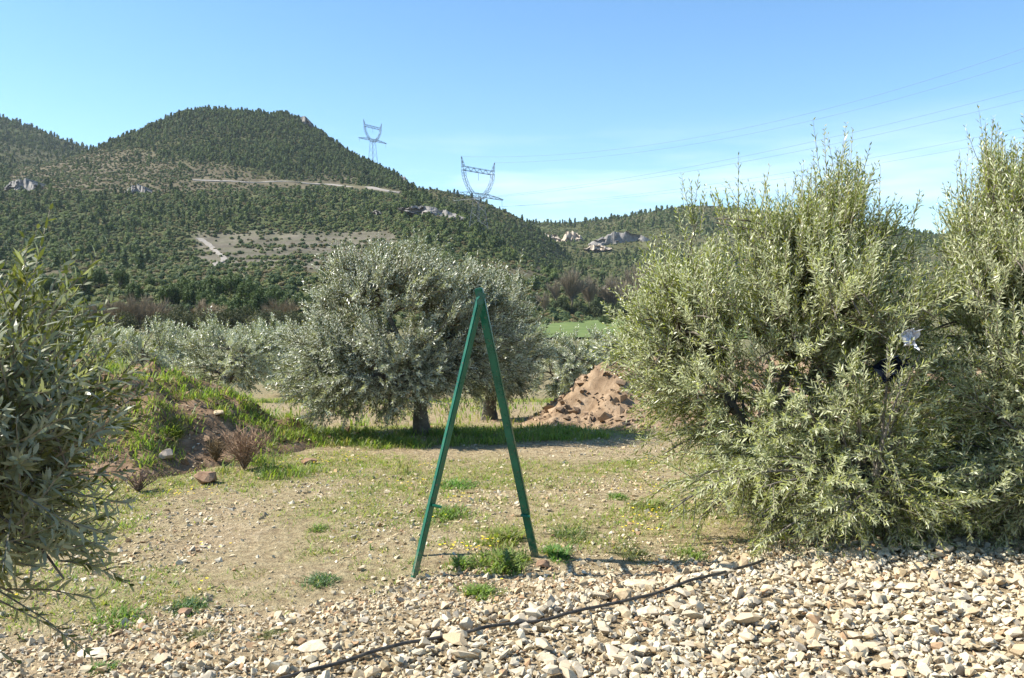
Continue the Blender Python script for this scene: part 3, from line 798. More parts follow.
def olive(base, trunk_h, trunk_r, env, nb, nshoot, shoot_len, nleaf, leaf_l, leaf_w, label, kind='fine', seed=1, up=0.7, limbs=4,
          gloss_split=0, twigs=True, group='olive trees', colr=((0.125, 0.150, 0.038), (0.275, 0.290, 0.086)), spires=0, leafm='olive_leaf', droop=-0.12):
    rg = np.random.default_rng(seed)
    base = np.asarray(base, float)
    root = empty('olive_tree', base); tag(root, label, 'olive tree', group)
    env = [(np.asarray(c, float), np.asarray(r, float), w) for c, r, w in env]
    ws = np.array([e_[2] for e_ in env]); ws = ws / ws.sum()
    centre = sum(e_[0] * w for e_, w in zip(env, ws))
    # trunk
    fork = base + np.array((rg.normal() * 0.05, rg.normal() * 0.05, trunk_h))
    tp = curve(base - (0, 0, 0.15), fork, np.array((rg.normal() * 0.06, 0.03, 0)), 9)
    fl = np.linspace(1.55, 0.85, 9) ** 1.2
    V, T = tube(tp - base, trunk_r * fl, 10, 0.3)
    link('trunk', tri_mesh('trunk', V, T, None, True), M['bark'], root)
    # targets near the shell of the envelope
    tg = []
    while len(tg) < nb:
        k = rg.choice(len(env), p=ws); c, r, _ = env[k]
        d = unit(rg.normal(size=3)); p = c + d * r * (0.45 + 0.5 * rg.random() ** 0.6)
        if p[2] > base[2] + 0.05: tg.append(p)
    tg = np.array(tg)
    # limbs
    lt = []
    for i in range(limbs):
        a = 2 * math.pi * (i + 0.5 * rg.random()) / limbs
        c, r, _ = env[i % len(env)]
        lt.append(c + np.array((math.cos(a), math.sin(a), 0.15 + 0.3 * rg.random())) * r * 0.42)
    lcurves = []
    for q in lt:
        cv = curve(fork, q, np.array((0, 0, 0.12)) + rg.normal(size=3) * 0.06, 9)
        lcurves.append(cv)
        V, T = tube(cv - base, np.linspace(trunk_r * 0.62, trunk_r * 0.16, 9), 7, 0.2)
        link('limb', tri_mesh('limb', V, T, None, True), M['bark'], root)
    # branches
    bb = Bag(); bcur = []
    for p in tg:
        allp = np.concatenate([cv[2:] for cv in lcurves])
        d_ = np.linalg.norm(allp - p, axis=1) + 0.6 * np.maximum(0, allp[:, 2] - p[2] - 0.2)
        a = allp[np.argmin(d_)]
        cv = curve(a, p, np.array((0, 0, 0.10 + 0.1 * rg.random())) * np.linalg.norm(p - a) + rg.normal(size=3) * 0.04, 8)
        bcur.append(cv)
        V, T = tube(cv - base, np.linspace(trunk_r * 0.15, trunk_r * 0.045, 8), 5)
        bb.add(V, T)
    link('branches', bb.mesh('branches', True), M['bark'], root)
    bcur = np.array(bcur)
    # shoots
    bi = rg.integers(0, nb, nshoot); t = 0.25 + 0.75 * rg.random(nshoot) ** 0.7
    ft = t * 7; i0 = np.minimum(ft.astype(int), 6); fr = (ft - i0)[:, None]
    S = bcur[bi, i0] * (1 - fr) + bcur[bi, i0 + 1] * fr + rg.normal(size=(nshoot, 3)) * 0.03
    tan = unit(bcur[bi, i0 + 1] - bcur[bi, i0])
    out = unit(S - centre)
    hrel = np.clip((S[:, 2:3] - base[2]) / (centre[2] - base[2] + 0.01), 0, 2)
    D = unit(tan * 0.5 + out * 0.55 + np.array((0, 0, 1.0)) * up * (np.maximum(hrel, 0.58) - 0.3) + rg.normal(size=(nshoot, 3)) * 0.55)
    Ls = shoot_len * (0.5 + rg.random(nshoot))
    if spires:
        top = np.argsort(-S[:, 2])[:spires * 6]; pick = rg.choice(top, spires, replace=False)
        D[pick] = unit(np.stack([rg.normal(size=spires) * 0.12, rg.normal(size=spires) * 0.12, np.ones(spires)], 1)); Ls[pick] *= 1.4
    bend = np.where(hrel > 0.8, 0.15, droop) * (0.5 + rg.random((nshoot, 1)))
    def pos(tt): return S[:, None] + D[:, None] * (Ls[:, None] * tt)[..., None] + np.array((0, 0, 1.0)) * (bend * Ls[:, None] * tt * tt)[..., None]
    K = 3
    if twigs:
        V, T = twigs_mesh(pos(np.broadcast_to(np.linspace(0, 1, K), (nshoot, K))) - base, 0.0032 if kind == 'fine' else 0.004, 0.001)
        tag(link('shoots', tri_mesh('shoots', V, T), M['twig'], root), kind='stuff')
    # leaves in opposite, alternately crossed pairs
    m_ = nleaf
    tt = np.broadcast_to(np.linspace(0.08, 1.0, m_), (nshoot, m_)) + rg.normal(size=(nshoot, m_)) * 0.01
    Pp = pos(tt)
    Tn = unit(D[:, None] + np.array((0, 0, 2.0)) * (bend * tt)[..., None])
    u = unit(np.cross(Tn, np.array((0.21, 0.34, 0.91)))); v = np.cross(Tn, u)
    ph = (np.arange(m_) * math.pi / 2)[None] + rg.random((nshoot, 1)) * 6.28 + rg.normal(size=(nshoot, m_)) * 0.25
    Bs, Ds, Ns = [], [], []
    for sgn in (0, math.pi):
        q = np.cos(ph + sgn)[..., None] * u + np.sin(ph + sgn)[..., None] * v
        ang = np.radians(44 + rg.normal(size=ph.shape) * 12)[..., None]
        d = Tn * np.cos(ang) + q * np.sin(ang) + rg.normal(size=Pp.shape) * 0.08
        Bs.append(Pp); Ds.append(unit(d)); Ns.append(unit(Tn * np.sin(ang) - q * np.cos(ang) + rg.normal(size=Pp.shape) * 0.35))
    Bs, Ds, Ns = (np.concatenate(q).reshape(-1, 3) for q in (Bs, Ds, Ns))
    ttf = np.concatenate([tt, tt]).ravel()
    keep = (rg.random(len(Bs)) < 0.88) & (Bs[:, 2] > base[2] + 0.03)
    Bs, Ds, Ns, ttf = Bs[keep], Ds[keep], Ns[keep], ttf[keep]
    n = len(Bs)
    LL = leaf_l * (0.65 + 0.5 * rg.random(n)) * np.where(ttf > 0.85, 0.7, 1.0); WW = leaf_w * (0.75 + 0.5 * rg.random(n))
    mixv = rg.random((n, 1)); col = np.asarray(colr[0]) * (1 - mixv) + np.asarray(colr[1]) * mixv
    yel = rg.random(n) < 0.035
    col[yel] = np.array((0.27, 0.23, 0.06)) * (0.8 + 0.4 * rg.random((yel.sum(), 1)))
    single = np.zeros(n, bool)
    if gloss_split:
        px, py = proj(Bs + Ds * LL[:, None] * 0.5)
        vis = (px > 3) & (px < W) & (py > 0) & (py < H)
        score = np.where(vis, Bs[:, 0] * 0.6 - Bs[:, 1], -99)     # outermost blades towards the camera
        single[np.argsort(-score)[:gloss_split]] = True
        V, T, _ = leaf_arrays(np.zeros((1, 3)), np.array([[1.0, 0, 0]]), np.array([[0, 0, 1.0]]), np.array([1.0]), np.array([1.0]), np.ones((1, 3)), 'fine')
        V[:, 2] = 0
        V[:, 2] -= 0.10 * V[:, 0] ** 2
        lm = tri_mesh('leaf', V, T)
        for k in np.where(single)[0]:
            o = link('leaf', lm, M['olive_leaf_single'], root)
            S_ = unit(np.cross(Ds[k], Ns[k])); N_ = np.cross(S_, Ds[k])
            mt = Matrix(((Ds[k][0] * LL[k], S_[0] * -WW[k], N_[0] * LL[k], Bs[k][0] - base[0]),
                         (Ds[k][1] * LL[k], S_[1] * -WW[k], N_[1] * LL[k], Bs[k][1] - base[1]),
                         (Ds[k][2] * LL[k], S_[2] * -WW[k], N_[2] * LL[k], Bs[k][2] - base[2]), (0, 0, 0, 1)))
            o.matrix_local = mt
    r_ = ~single
    V, T, C = leaf_arrays(Bs[r_] - base, Ds[r_], Ns[r_], LL[r_], WW[r_], col[r_], kind)
    tag(link('crown', tri_mesh('crown', V, T, C), M[leafm], root), kind='stuff')
    return root

def gz(x, y): return float(ground_z(np.array(x), np.array(y)))
# the two big ones at the right, hanging down to the gravel
olive((1.95, 6.75, gz(1.95, 6.75)), 0.45, 0.09,
      [((1.80, 6.7, 1.0), (1.00, 0.95, 0.85), 4.0), ((1.35, 6.6, 1.30), (0.70, 0.7, 0.62), 1.6), ((2.45, 6.7, 1.85), (0.58, 0.6, 0.78), 2.6), ((2.0, 5.98, 0.36), (1.25, 0.75, 0.36), 3.0), ((2.35, 6.05, 1.25), (0.75, 0.5, 0.75), 2.2), ((1.62, 6.7, 1.80), (0.58, 0.6, 0.55), 1.8), ((2.08, 6.4, 1.62), (0.42, 0.4, 0.55), 1.3), ((2.75, 6.5, 0.8), (0.7, 0.8, 0.7), 1.4)],
      520, 6500, 0.25, 16, 0.055, 0.0096, 'large grey-green olive tree with tall upright shoots, hanging down to the gravel beside the hose', kind='coarse', seed=11, spires=80, up=0.95, group='olive trees')
olive((3.75, 6.9, gz(3.75, 6.9)), 0.5, 0.10,
      [((3.5, 6.6, 0.95), (1.15, 0.95, 0.8), 3.4), ((3.85, 6.6, 1.85), (0.85, 0.8, 0.95), 3.4), ((4.5, 6.8, 1.3), (0.9, 0.9, 0.9), 1.2), ((3.5, 5.98, 0.38), (1.1, 0.7, 0.38), 2.0), ((3.6, 6.0, 1.4), (0.8, 0.5, 0.9), 2.2)],
      460, 5600, 0.26, 16, 0.055, 0.0096, 'tallest olive tree, cut off by the right edge of the picture', kind='coarse', seed=23, spires=70, up=0.95, group='olive trees')
# near one at the left edge
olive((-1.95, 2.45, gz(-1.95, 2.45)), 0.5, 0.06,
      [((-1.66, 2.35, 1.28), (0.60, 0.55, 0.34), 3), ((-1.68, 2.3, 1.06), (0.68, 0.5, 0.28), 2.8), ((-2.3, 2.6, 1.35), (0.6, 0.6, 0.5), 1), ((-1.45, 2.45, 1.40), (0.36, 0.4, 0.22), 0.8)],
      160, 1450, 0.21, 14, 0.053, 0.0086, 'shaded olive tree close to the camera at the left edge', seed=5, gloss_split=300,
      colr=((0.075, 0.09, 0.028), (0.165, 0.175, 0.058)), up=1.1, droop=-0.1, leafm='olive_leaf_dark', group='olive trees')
# middle of the picture
olive((-1.12, 10.9, gz(-1.12, 10.9)), 0.55, 0.075,
      [((-1.3, 10.9, 1.40), (1.35, 1.3, 0.72), 4), ((-2.15, 10.7, 0.78), (0.85, 0.9, 0.68), 2.6), ((-0.45, 10.9, 1.15), (0.9, 1.0, 0.78), 2.0), ((-1.3, 10.9, 1.85), (1.1, 0.9, 0.42), 1.6), ((-1.6, 10.4, 0.75), (1.2, 0.6, 0.5), 2.0)],
      340, 6300, 0.23, 14, 0.056, 0.012, 'broad silvery olive tree with a dark trunk behind the green ladder', 'coarse', seed=31, limbs=5, leafm='olive_leaf_grey', colr=((0.088, 0.10, 0.052), (0.17, 0.18, 0.10)),  group='olive trees')
olive((-0.33, 13.7, gz(-0.33, 13.7)), 0.5, 0.09,
      [((-0.30, 13.7, 1.25), (0.82, 0.9, 0.80), 3), ((-0.15, 13.6, 0.75), (0.75, 0.85, 0.6), 1.8), ((-0.3, 13.5, 0.75), (0.8, 0.8, 0.6), 1.2)],
      140, 1900, 0.28, 12, 0.072, 0.016, 'shaded olive tree just behind the broad central one, to its right', 'coarse', seed=37, leafm='olive_leaf_grey', colr=((0.088, 0.10, 0.052), (0.17, 0.18, 0.10)), group='olive trees')
def far_olive(px, pytop, pybot, r, half_px, label, seed, n=900, z0=None):
    b0 = at(px, pybot, r); z = float(base_z(np.array(b0[0]), np.array(b0[1])))
    top = at(px, pytop, r)[2]; h = top - z; hw = half_px / F * r
    bx = (b0[0], r, z)
    olive(bx, 0.22 * h, 0.05 * h, [((b0[0], r, z + 0.56 * h), (hw * 0.9, hw * 0.8, 0.40 * h), 3), ((b0[0] - 0.3 * hw, r, z + 0.34 * h), (hw * 0.75, hw * 0.6, 0.28 * h), 1.6), ((b0[0] + 0.35 * hw, r, z + 0.45 * h), (hw * 0.7, hw * 0.6, 0.32 * h), 1.6)],
          100, int(n * 0.72), 0.13 * h, 11, 0.0038 * r, 0.00105 * r, label, 'coarse', seed=seed, twigs=False, leafm='olive_leaf_grey', colr=((0.13, 0.145, 0.08), (0.24, 0.25, 0.15)), group='olive trees')
far_olive(230, 316, 404, 22, 62, 'silvery olive bush with several stems, half hidden behind the left earth mound', 41, 1900)
far_olive(140, 320, 398, 26, 58, 'pale olive tree showing above the top of the left earth mound', 43, 1500)
far_olive(566, 330, 388, 28, 40, 'low olive tree right of the central pair, above the pale earth mound', 47, 1500)
far_olive(602, 328, 370, 40, 34, 'small distant olive tree with a dark trunk beside the big right one', 53, 1300)
far_olive(50, 328, 400, 29, 56, 'dim olive tree behind the leftmost shoots', 59, 1200)
far_olive(305, 324, 392, 32, 46, 'olive tree glimpsed between the silvery bush and the broad central one', 61, 1400)
far_olive(188, 319, 350, 62, 46, 'grey olive tree showing over the dip between the two bushes left of centre', 63, 900)
far_olive(268, 319, 350, 64, 44, 'grey olive tree showing over the right side of the silvery bush', 65, 900)
far_olive(96, 319, 350, 60, 46, 'grey olive tree showing over the left end of the earth mound', 67, 900)

# ------------------------------------------------------------------ trees and shrubs of the valley floor, one by one
def copy_tree(o, parent=None):
    c = o.copy(); COL.objects.link(c); c.parent = parent
    for ch in o.children:
        copy_tree(ch, c)
    return c
def valley_z(x, y):
    z = float(base_z(np.array(x), np.array(y)))
    Q = P_main.reshape(-1, 3); d = (Q[:, 0] - x) ** 2 + (Q[:, 1] - y) ** 2
    return max(z, float(Q[np.argmin(d), 2]) if d.min() < 60 else z)

def leafy_tree(name, h, w, colA, colB, seed, n=900, card=0.05, trunk_col=None):
    """crown of many small leaf clumps on lobes, with a trunk and limbs; unit built at origin"""
    rg = np.random.default_rng(seed)
    root = empty(name)
    b_ = Bag(); lb = Bag()
    V, T = tube([(0, 0, -0.4), (0.03 * h, 0, 0.2 * h), (0, 0.02 * h, 0.5 * h)], [0.03 * h, 0.022 * h, 0.012 * h], 7, 0.2)
    link('trunk', tri_mesh('trunk', V, T, None, True), M['bark'], root)
    for k in range(17):
        a = rg.random() * 6.28; rr = rg.random() ** 0.5
        c = np.array((math.cos(a) * rr * w * 0.62, math.sin(a) * rr * w * 0.62, h * (0.22 + 0.6 * (1 - rr * 0.7) * rg.random() ** 0.6)))
        V, T = tube(curve(np.array((0, 0, 0.15 * h)), c, np.array((0, 0, 0.05 * h)), 5), np.linspace(0.012, 0.004, 5) * h, 4); lb.add(V, T)
        q = n // 17; d = unit(rg.normal(size=(q, 3))); s_ = (0.20 + 0.14 * rg.random()) * np.array((w * 0.9, w * 0.9, h * 0.72))
        p = c + d * s_ * (0.45 + 0.6 * rg.random((q, 1)))
        p[:, 2] = np.maximum(p[:, 2], 0.03 * h)
        u = unit(np.cross(d + 0.7 * rg.normal(size=(q, 3)), rg.normal(size=(q, 3)))); v = unit(np.cross(d, u) + 0.4 * rg.normal(size=(q, 3)))
        s = h * card * (0.6 + 0.8 * rg.random((q, 1)))
        V = np.stack([p - u * s * 0.5, p + u * s * 0.5, p + v * s], 1).reshape(-1, 3)
        cc = np.asarray(colA) + (np.asarray(colB) - np.asarray(colA)) * rg.random((q, 1))
        b_.add(V, np.arange(3 * q).reshape(-1, 3), np.repeat(cc, 3, 0))
    link('limbs', lb.mesh('limbs'), M['bark'], root)
    tag(link('crown', b_.mesh('crown'), M['conifer'], root), kind='stuff')
    return root

def bare_tree(name, h, w, col, seed, n=420):
    """leafless winter tree: fan of fine upright twigs"""
    rg = np.random.default_rng(seed)
    root = empty(name)
    b_ = Bag()
    V, T = tube([(0, 0, -0.4), (0, 0.01 * h, 0.18 * h), (0, 0, 0.32 * h)], [0.024 * h, 0.018 * h, 0.014 * h], 7, 0.2)
    link('trunk', tri_mesh('trunk', V, T, None, True), M['bark'], root)
    tips = []
    lb = Bag()
    for k in range(16):
        a = rg.random() * 6.28; rr = rg.random() ** 0.6
        c = np.array((math.cos(a) * rr * w * 0.7, math.sin(a) * rr * w * 0.7, h * (0.45 + 0.35 * rg.random() * (1.1 - 0.5 * rr))))
        cv = curve(np.array((0, 0, h * (0.12 + 0.15 * rg.random()))), c, np.array((0, 0, 0.06 * h)), 6); tips.append(cv)
        V, T = tube(cv, np.linspace(0.010, 0.004, 6) * h, 4); lb.add(V, T)
    link('limbs', lb.mesh('limbs'), M['bark'], root)
    tips = np.array(tips)
    bi = rg.integers(0, 16, n); kk = rg.integers(1, 6, n)
    S = tips[bi, kk]; D = unit(unit(S - np.array((0, 0, 0.2 * h))) + rg.normal(size=(n, 3)) * 0.45 + np.array((0, 0, 0.5)))
    L = h * (0.12 + 0.16 * rg.random((n, 1)))
    P_ = np.stack([S + D * L * t + np.array((0, 0, 1)) * L * 0.15 * t * t for t in (0, 0.5, 1)], 1)
    V, T = twigs_mesh(P_, 0.0042 * h, 0.0018 * h)
    c = np.repeat(np.asarray(col) * (0.75 + 0.5 * rg.random((n, 1))), 9, 0)
    tag(link('crown', tri_mesh('crown', V, T, c), M['bare_twig'], root), kind='stuff')
    return root

ORD = 'first second third fourth fifth sixth seventh eighth ninth tenth eleventh twelfth thirteenth fourteenth fifteenth'.split()
def grove(proto, spots, label, cat, group, seed, h0):
    rg = np.random.default_rng(seed)
    spots = sorted(spots)
    for i, (px, pytop, r, *lab) in enumerate(spots):
        if not lab: lab = [ORD[i] + ' from the left of the ' + label]
        o = proto if i == 0 else copy_tree(proto)
        x = (px - W / 2) / F * r
        z = valley_z(x, r)
        top = at(px, pytop, r)[2]
        s = max(0.35, (top - z) / h0)
        o.location = (x, r, z - 0.05); o.scale = (s * (0.9 + 0.2 * rg.random()),) * 2 + (s,)
        o.rotation_euler = (0, 0, rg.random() * 6.28)
        tag(o, lab[0] if lab else label, cat, group)
bpy.context.view_layer.update()
pineT = [leafy_tree('pine_tree', 7, 3.4, (0.055, 0.085, 0.030), (0.11, 0.145, 0.052), s_, 4200, 0.042) for s_ in (71, 72)]
grove(pineT[0], [(184, 268, 205), (232, 264, 215), (262, 278, 190), (208, 280, 195), (300, 284, 195), (150, 272, 230), (249, 270, 205), (285, 288, 185), (222, 286, 180), (330, 284, 200)],
      'bright green pines above the silvery olive bush', 'tree', 'pines of the left thicket', 1, 7)
grove(pineT[1], [(120, 262, 225), (100, 264, 235), (215, 268, 210), (196, 274, 200), (168, 276, 200), (276, 280, 200), (314, 286, 200), (136, 276, 205), (80, 266, 220), (52, 270, 215), (240, 288, 178)],
      'darker pines above the left earth mound', 'tree', 'dark pines of the left thicket', 2, 7)
shrubT = leafy_tree('evergreen_shrub', 5, 3.0, (0.042, 0.058, 0.028), (0.085, 0.10, 0.045), 75, 4000, 0.045)
grove(shrubT, [(562, 292, 260), (578, 296, 262), (594, 294, 268), (610, 298, 262), (625, 296, 270), (548, 300, 255), (536, 290, 262), (642, 300, 262)],
      'dark evergreen shrubs edging the green meadow', 'shrub', 'shrubs edging the meadow', 3, 5)
lone = leafy_tree('evergreen_shrub', 3, 2.4, (0.05, 0.075, 0.028), (0.09, 0.12, 0.045), 77, 3500, 0.05)
grove(lone, [(606, 313, 205, 'lone green bush standing in the meadow strip')], '', 'shrub', None, 4, 3)
hedgeT = leafy_tree('evergreen_shrub', 3.2, 3.2, (0.05, 0.058, 0.028), (0.10, 0.10, 0.05), 79, 4000, 0.045)
grove(hedgeT, [(176, 300, 150), (200, 304, 140), (226, 303, 146), (250, 300, 150), (270, 304, 142), (160, 308, 135), (290, 306, 150), (316, 304, 156), (118, 306, 140), (95, 310, 130), (70, 306, 140), (40, 300, 150), (340, 306, 150)],
      'low olive-brown shrubs in the hedge behind the olives', 'shrub', 'hedge shrubs behind the olives', 5, 3.2)
bareT = bare_tree('bare_tree', 8, 4.2, (0.31, 0.26, 0.18), 81, 1700)
grove(bareT, [(572, 268, 300), (590, 276, 305), (612, 276, 310), (634, 266, 312), (652, 262, 320), (556, 280, 296), (545, 292, 240), (626, 282, 300)],
      'leafless grey-brown trees beyond the green meadow', 'tree', 'bare trees beyond the meadow', 6, 8)
bareL = bare_tree('bare_tree', 4, 3.8, (0.31, 0.245, 0.16), 83, 1700)
grove(bareL, [(140, 292, 150), (122, 296, 146), (158, 296, 154), (200, 298, 160), (280, 296, 165), (100, 300, 150)],
      'leafless reddish-brown bushes in the left hedge', 'bush', 'bare bushes of the left hedge', 7, 4)

# ------------------------------------------------------------------ stones
def rock_hull(seed, npts=13, flat=0.7, elong=1.0):
    rg = np.random.default_rng(seed)
    d = unit(rg.normal(size=(npts, 3))) * (0.75 + 0.35 * rg.random((npts, 1))) * np.array((0.5 * elong, 0.5, 0.5 * flat))
    bm = bmesh.new()
    for p in d: bm.verts.new(p)
    r_ = bmesh.ops.convex_hull(bm, input=bm.verts)
    bmesh.ops.delete(bm, geom=[g for g in r_['geom_interior'] if isinstance(g, bmesh.types.BMVert)], context='VERTS')
    bmesh.ops.triangulate(bm, faces=bm.faces)
    bm.verts.index_update()
    V = np.array([v.co for v in bm.verts]); T = np.array([[v.index for v in f_.verts] for f_ in bm.faces]); bm.free()
    return V, T
HULLS = [rock_hull(100 + k, 9 + k % 3, 0.55 + 0.06 * (k % 6), 1.0 + 0.12 * (k % 5)) for k in range(18)]

def rand_rot(rg, n, tilt=0.5):
    az = rg.random(n) * 6.2832; ax, ay = rg.normal(size=n) * tilt, rg.normal(size=n) * tilt
    ca, sa, cb, sb, cc, sc = np.cos(az), np.sin(az), np.cos(ax), np.sin(ax), np.cos(ay), np.sin(ay)
    z_, o_ = np.zeros(n), np.ones(n)
    Rz = np.stack([ca, -sa, z_, sa, ca, z_, z_, z_, o_], 1).reshape(n, 3, 3)
    Rx = np.stack([o_, z_, z_, z_, cb, -sb, z_, sb, cb], 1).reshape(n, 3, 3)
    Ry = np.stack([cc, z_, sc, z_, o_, z_, -sc, z_, cc], 1).reshape(n, 3, 3)
    return Rz @ Rx @ Ry
def stone_cols(rg, n, soil):
    pal = np.array([(0.59, 0.50, 0.34), (0.65, 0.575, 0.43), (0.52, 0.40, 0.24), (0.56, 0.45, 0.29), (0.44, 0.38, 0.29), (0.43, 0.28, 0.16)])
    w = np.array([0.30, 0.26, 0.13, 0.18, 0.10, 0.03]); w = w if not soil else np.array([0.22, 0.14, 0.2, 0.24, 0.08, 0.12])
    return pal[rg.choice(6, n, p=w / w.sum())] * (0.85 + 0.25 * rg.random((n, 1)))
LOW = [rock_hull(150 + k, 7, 0.6 + 0.06 * (k % 4), 1.1) for k in range(10)]
def stones_mesh(name, X_, Y_, S_, sink, col, rg, lift=None, HULLS=HULLS):
    n = len(X_); R_ = rand_rot(rg, n); Zb = ground_z(X_, Y_) + S_ * sink + (0 if lift is None else lift)
    bag = Bag(); kinds = rg.integers(0, len(HULLS), n)
    for k, (V, T) in enumerate(HULLS):
        q = np.where(kinds == k)[0]
        if not len(q): continue
        P_ = np.einsum('nij,vj->nvi', R_[q], V) * S_[q][:, None, None] + np.stack([X_[q], Y_[q], Zb[q]], 1)[:, None]
        TT = (np.arange(len(q))[:, None, None] * len(V) + T[None]).reshape(-1, 3)
        bag.add(P_.reshape(-1, 3), TT, np.repeat(col[q], len(V), 0))
    return bag.mesh(name)
def hose_y(x): return np.interp(x, HX, HY)
def sample_xy(rg, n, x0, x1, y0, y1):
    x, y = x0 + (x1 - x0) * rg.random(n), y0 + (y1 - y0) * rg.random(n)
    k = np.abs(x) < 0.57 * y + 1.3            # only ground that the place shows from here or a step aside
    return x[k], y[k]

rg = np.random.default_rng(500)
# dense limestone gravel on the near right
X_, Y_ = sample_xy(rg, 42000, -2.6, 5.8, 3.2, 7.0)
edge = hose_y(X_) + 0.12 * fbm(X_, Y_, 0.5, 2)
far_edge = np.where(X_ > 1.5, np.minimum(edge, 5.85 + 0.3 * (X_ - 1.6)), edge)
k = Y_ < far_edge
X_, Y_ = X_[k], Y_[k]; n = len(X_)
S_ = np.clip(np.exp(rg.normal(math.log(0.027), 0.42, n)), 0.011, 0.075)
gravel_xy = (X_, Y_, S_)
me = stones_mesh('gravel', X_, Y_, S_, 0.15, stone_cols(rg, n, False), rg, lift=0.022 * rg.random(n))
tag(link('gravel', me, M['stone']), 'pale crushed limestone gravel spread over the near right ground', 'gravel', kind='stuff')
# looser stony band between the hose and the grass
X_, Y_ = sample_xy(rg, 75000, -4.0, 4.5, 3.2, 6.8)
ge = gravel_edge(X_) + 0.12 + 0.45 * fbm(X_, Y_, 0.6, 3) + 0.25 * rg.random(len(X_)) ** 3
k = (Y_ < ge) & (Y_ > hose_y(X_) - 0.25)
k |= (Y_ < ge) & (X_ < -0.9)
X_, Y_ = X_[k], Y_[k]; n = len(X_)
S_ = np.clip(np.exp(rg.normal(math.log(0.021), 0.5, n)), 0.007, 0.07)
tag(link('rubble', stones_mesh('rubble', X_, Y_, S_, 0.12, stone_cols(rg, n, True), rg, HULLS=LOW), M['stone']), 'smaller tan rubble and grit between the grass and the hose', 'rubble', kind='stuff')
# pebbles scattered through the grass, thinning with distance
X_, Y_ = sample_xy(rg, 100000, -6.5, 5, 4.0, 12.0)
dens = np.interp(Y_, [4, 6, 9, 12.5], [1, 0.95, 0.5, 0.25]) * np.clip(0.55 + 1.3 * fbm(X_, Y_, 0.8, 3), 0.08, 1)
k = (rg.random(len(X_)) < dens) & (Y_ > gravel_edge(X_) - 0.4)
X_, Y_ = X_[k], Y_[k]; n = len(X_)
S_ = np.clip(np.exp(rg.normal(math.log(0.019), 0.5, n)), 0.007, 0.065)
tag(link('pebbles', stones_mesh('pebbles', X_, Y_, S_, 0.1, stone_cols(rg, n, True), rg, HULLS=LOW), M['stone']), 'small pale pebbles scattered through the thin grass', 'pebbles', kind='stuff')
# earth clods on the two mounds
X_, Y_ = sample_xy(rg, 22000, -8, 8, 8, 16)
k = np.maximum(lm_h(X_, Y_), rm_h(X_, Y_)) > 0.05
X_, Y_ = X_[k], Y_[k]; n = len(X_)
S_ = np.clip(np.exp(rg.normal(math.log(0.036), 0.55, n)), 0.012, 0.15) * np.where(X_ > 0, 1.7, 1.0)
cc = np.where((X_ < -1)[:, None], np.array((0.24, 0.16, 0.10)), np.array((0.32, 0.225, 0.145))) * (0.7 + 0.6 * rg.random((n, 1)))
tag(link('clods', stones_mesh('clods', X_, Y_, S_, 0.1, cc, rg, HULLS=LOW), M['stone']), 'loose reddish earth clods strewn over both earth mounds', 'clods', kind='stuff')

# the largest stones of the bed, one by one
SM = []
for k in range(10):
    V, T = rock_hull(300 + k, 18, 0.5 + 0.05 * (k % 5), 1.0 + 0.15 * (k % 4))
    SM.append(tri_mesh('stone', V, T))
rg = np.random.default_rng(510)
done = 0
while done < 285:
    y = 3.7 + 2.6 * rg.random() ** 1.2; x = -2.4 + 5.6 * rg.random()
    px, py = proj(np.array((x, y, 0.05)))
    if px < -30 or px > 1060 or y > gravel_edge(np.array(x)) - 0.02 or y > 6.2: continue
    right = y < hose_y(x)
    if (not right and rg.random() < 0.85) or (x < -0.9 and rg.random() < 0.6): continue
    if abs(y - hose_y(x)) < 0.06: continue
    s = float(np.clip(math.exp(rg.normal(math.log(0.062), 0.25)), 0.045, 0.11)) * (1 if right else 0.9)
    o = link('stone', SM[rg.integers(0, 10)], M['stone_single'], ground)
    o.location = (x, y, gz(x, y) + s * 0.16 + (0.02 if right else 0)); o.scale = (s * (0.9 + 0.4 * rg.random()), s, s * (0.75 + 0.35 * rg.random()))
    o.rotation_euler = (rg.normal() * 0.35, rg.normal() * 0.35, rg.random() * 6.28)
    done += 1

# single rocks that stand out
ROCKS = [  # px, py, size (px wide), flat, elongation, tilt, material, label
    (312, 650, 34, 0.28, 1.5, 0.25, 'stone_single', 'flat white stone slab lying alone left of the black hose'),
    (636, 588, 36, 0.45, 1.7, 0.1, 'stone_single', 'long tan flat stone just behind the black hose'),
    (622, 600, 24, 0.7, 1.2, 0.1, 'stone_single', 'white chunky stone touching the long tan one beside the hose'),
    (648, 616, 34, 0.5, 1.5, 0.1, 'stone_single', 'pale flat stone in front of the black hose, right of centre'),
    (489, 614, 18, 0.7, 1.2, 0.1, 'stone_single', 'small white stone on the tan rubble in front of the weed clump'),
    (92, 657, 40, 0.35, 1.8, 0.1, 'stone_single', 'white slab at the bottom left below the olive shoots'),
    (543, 568, 16, 0.7, 1.2, 0.2, 'clod', 'orange-brown stone at the foot of the rear leg of the green ladder'),
    (206, 483, 26, 0.8, 1.2, 0.2, 'clod', 'rounded red clod of earth at the foot of the left mound'),
    (166, 458, 16, 0.85, 1.1, 0.1, 'pale_rock', 'rounded pale stone on the shaded face of the left mound'),
    (309, 464, 18, 0.6, 1.4, 0.1, 'clod', 'small red clod lying in the grass right of the dry bush'),
    (185, 616, 18, 0.7, 1.3, 0.2, 'clod', 'brown stone in the grass at lower left'),
    (725, 570, 24, 0.6, 1.3, 0.1, 'stone_single', 'grey stone under the olive edge, just behind the hose end'),
    (218, 415, 14, 0.6, 1.4, 0.1, 'stone_single', 'whitish stone on the grassy ridge of the left mound')]
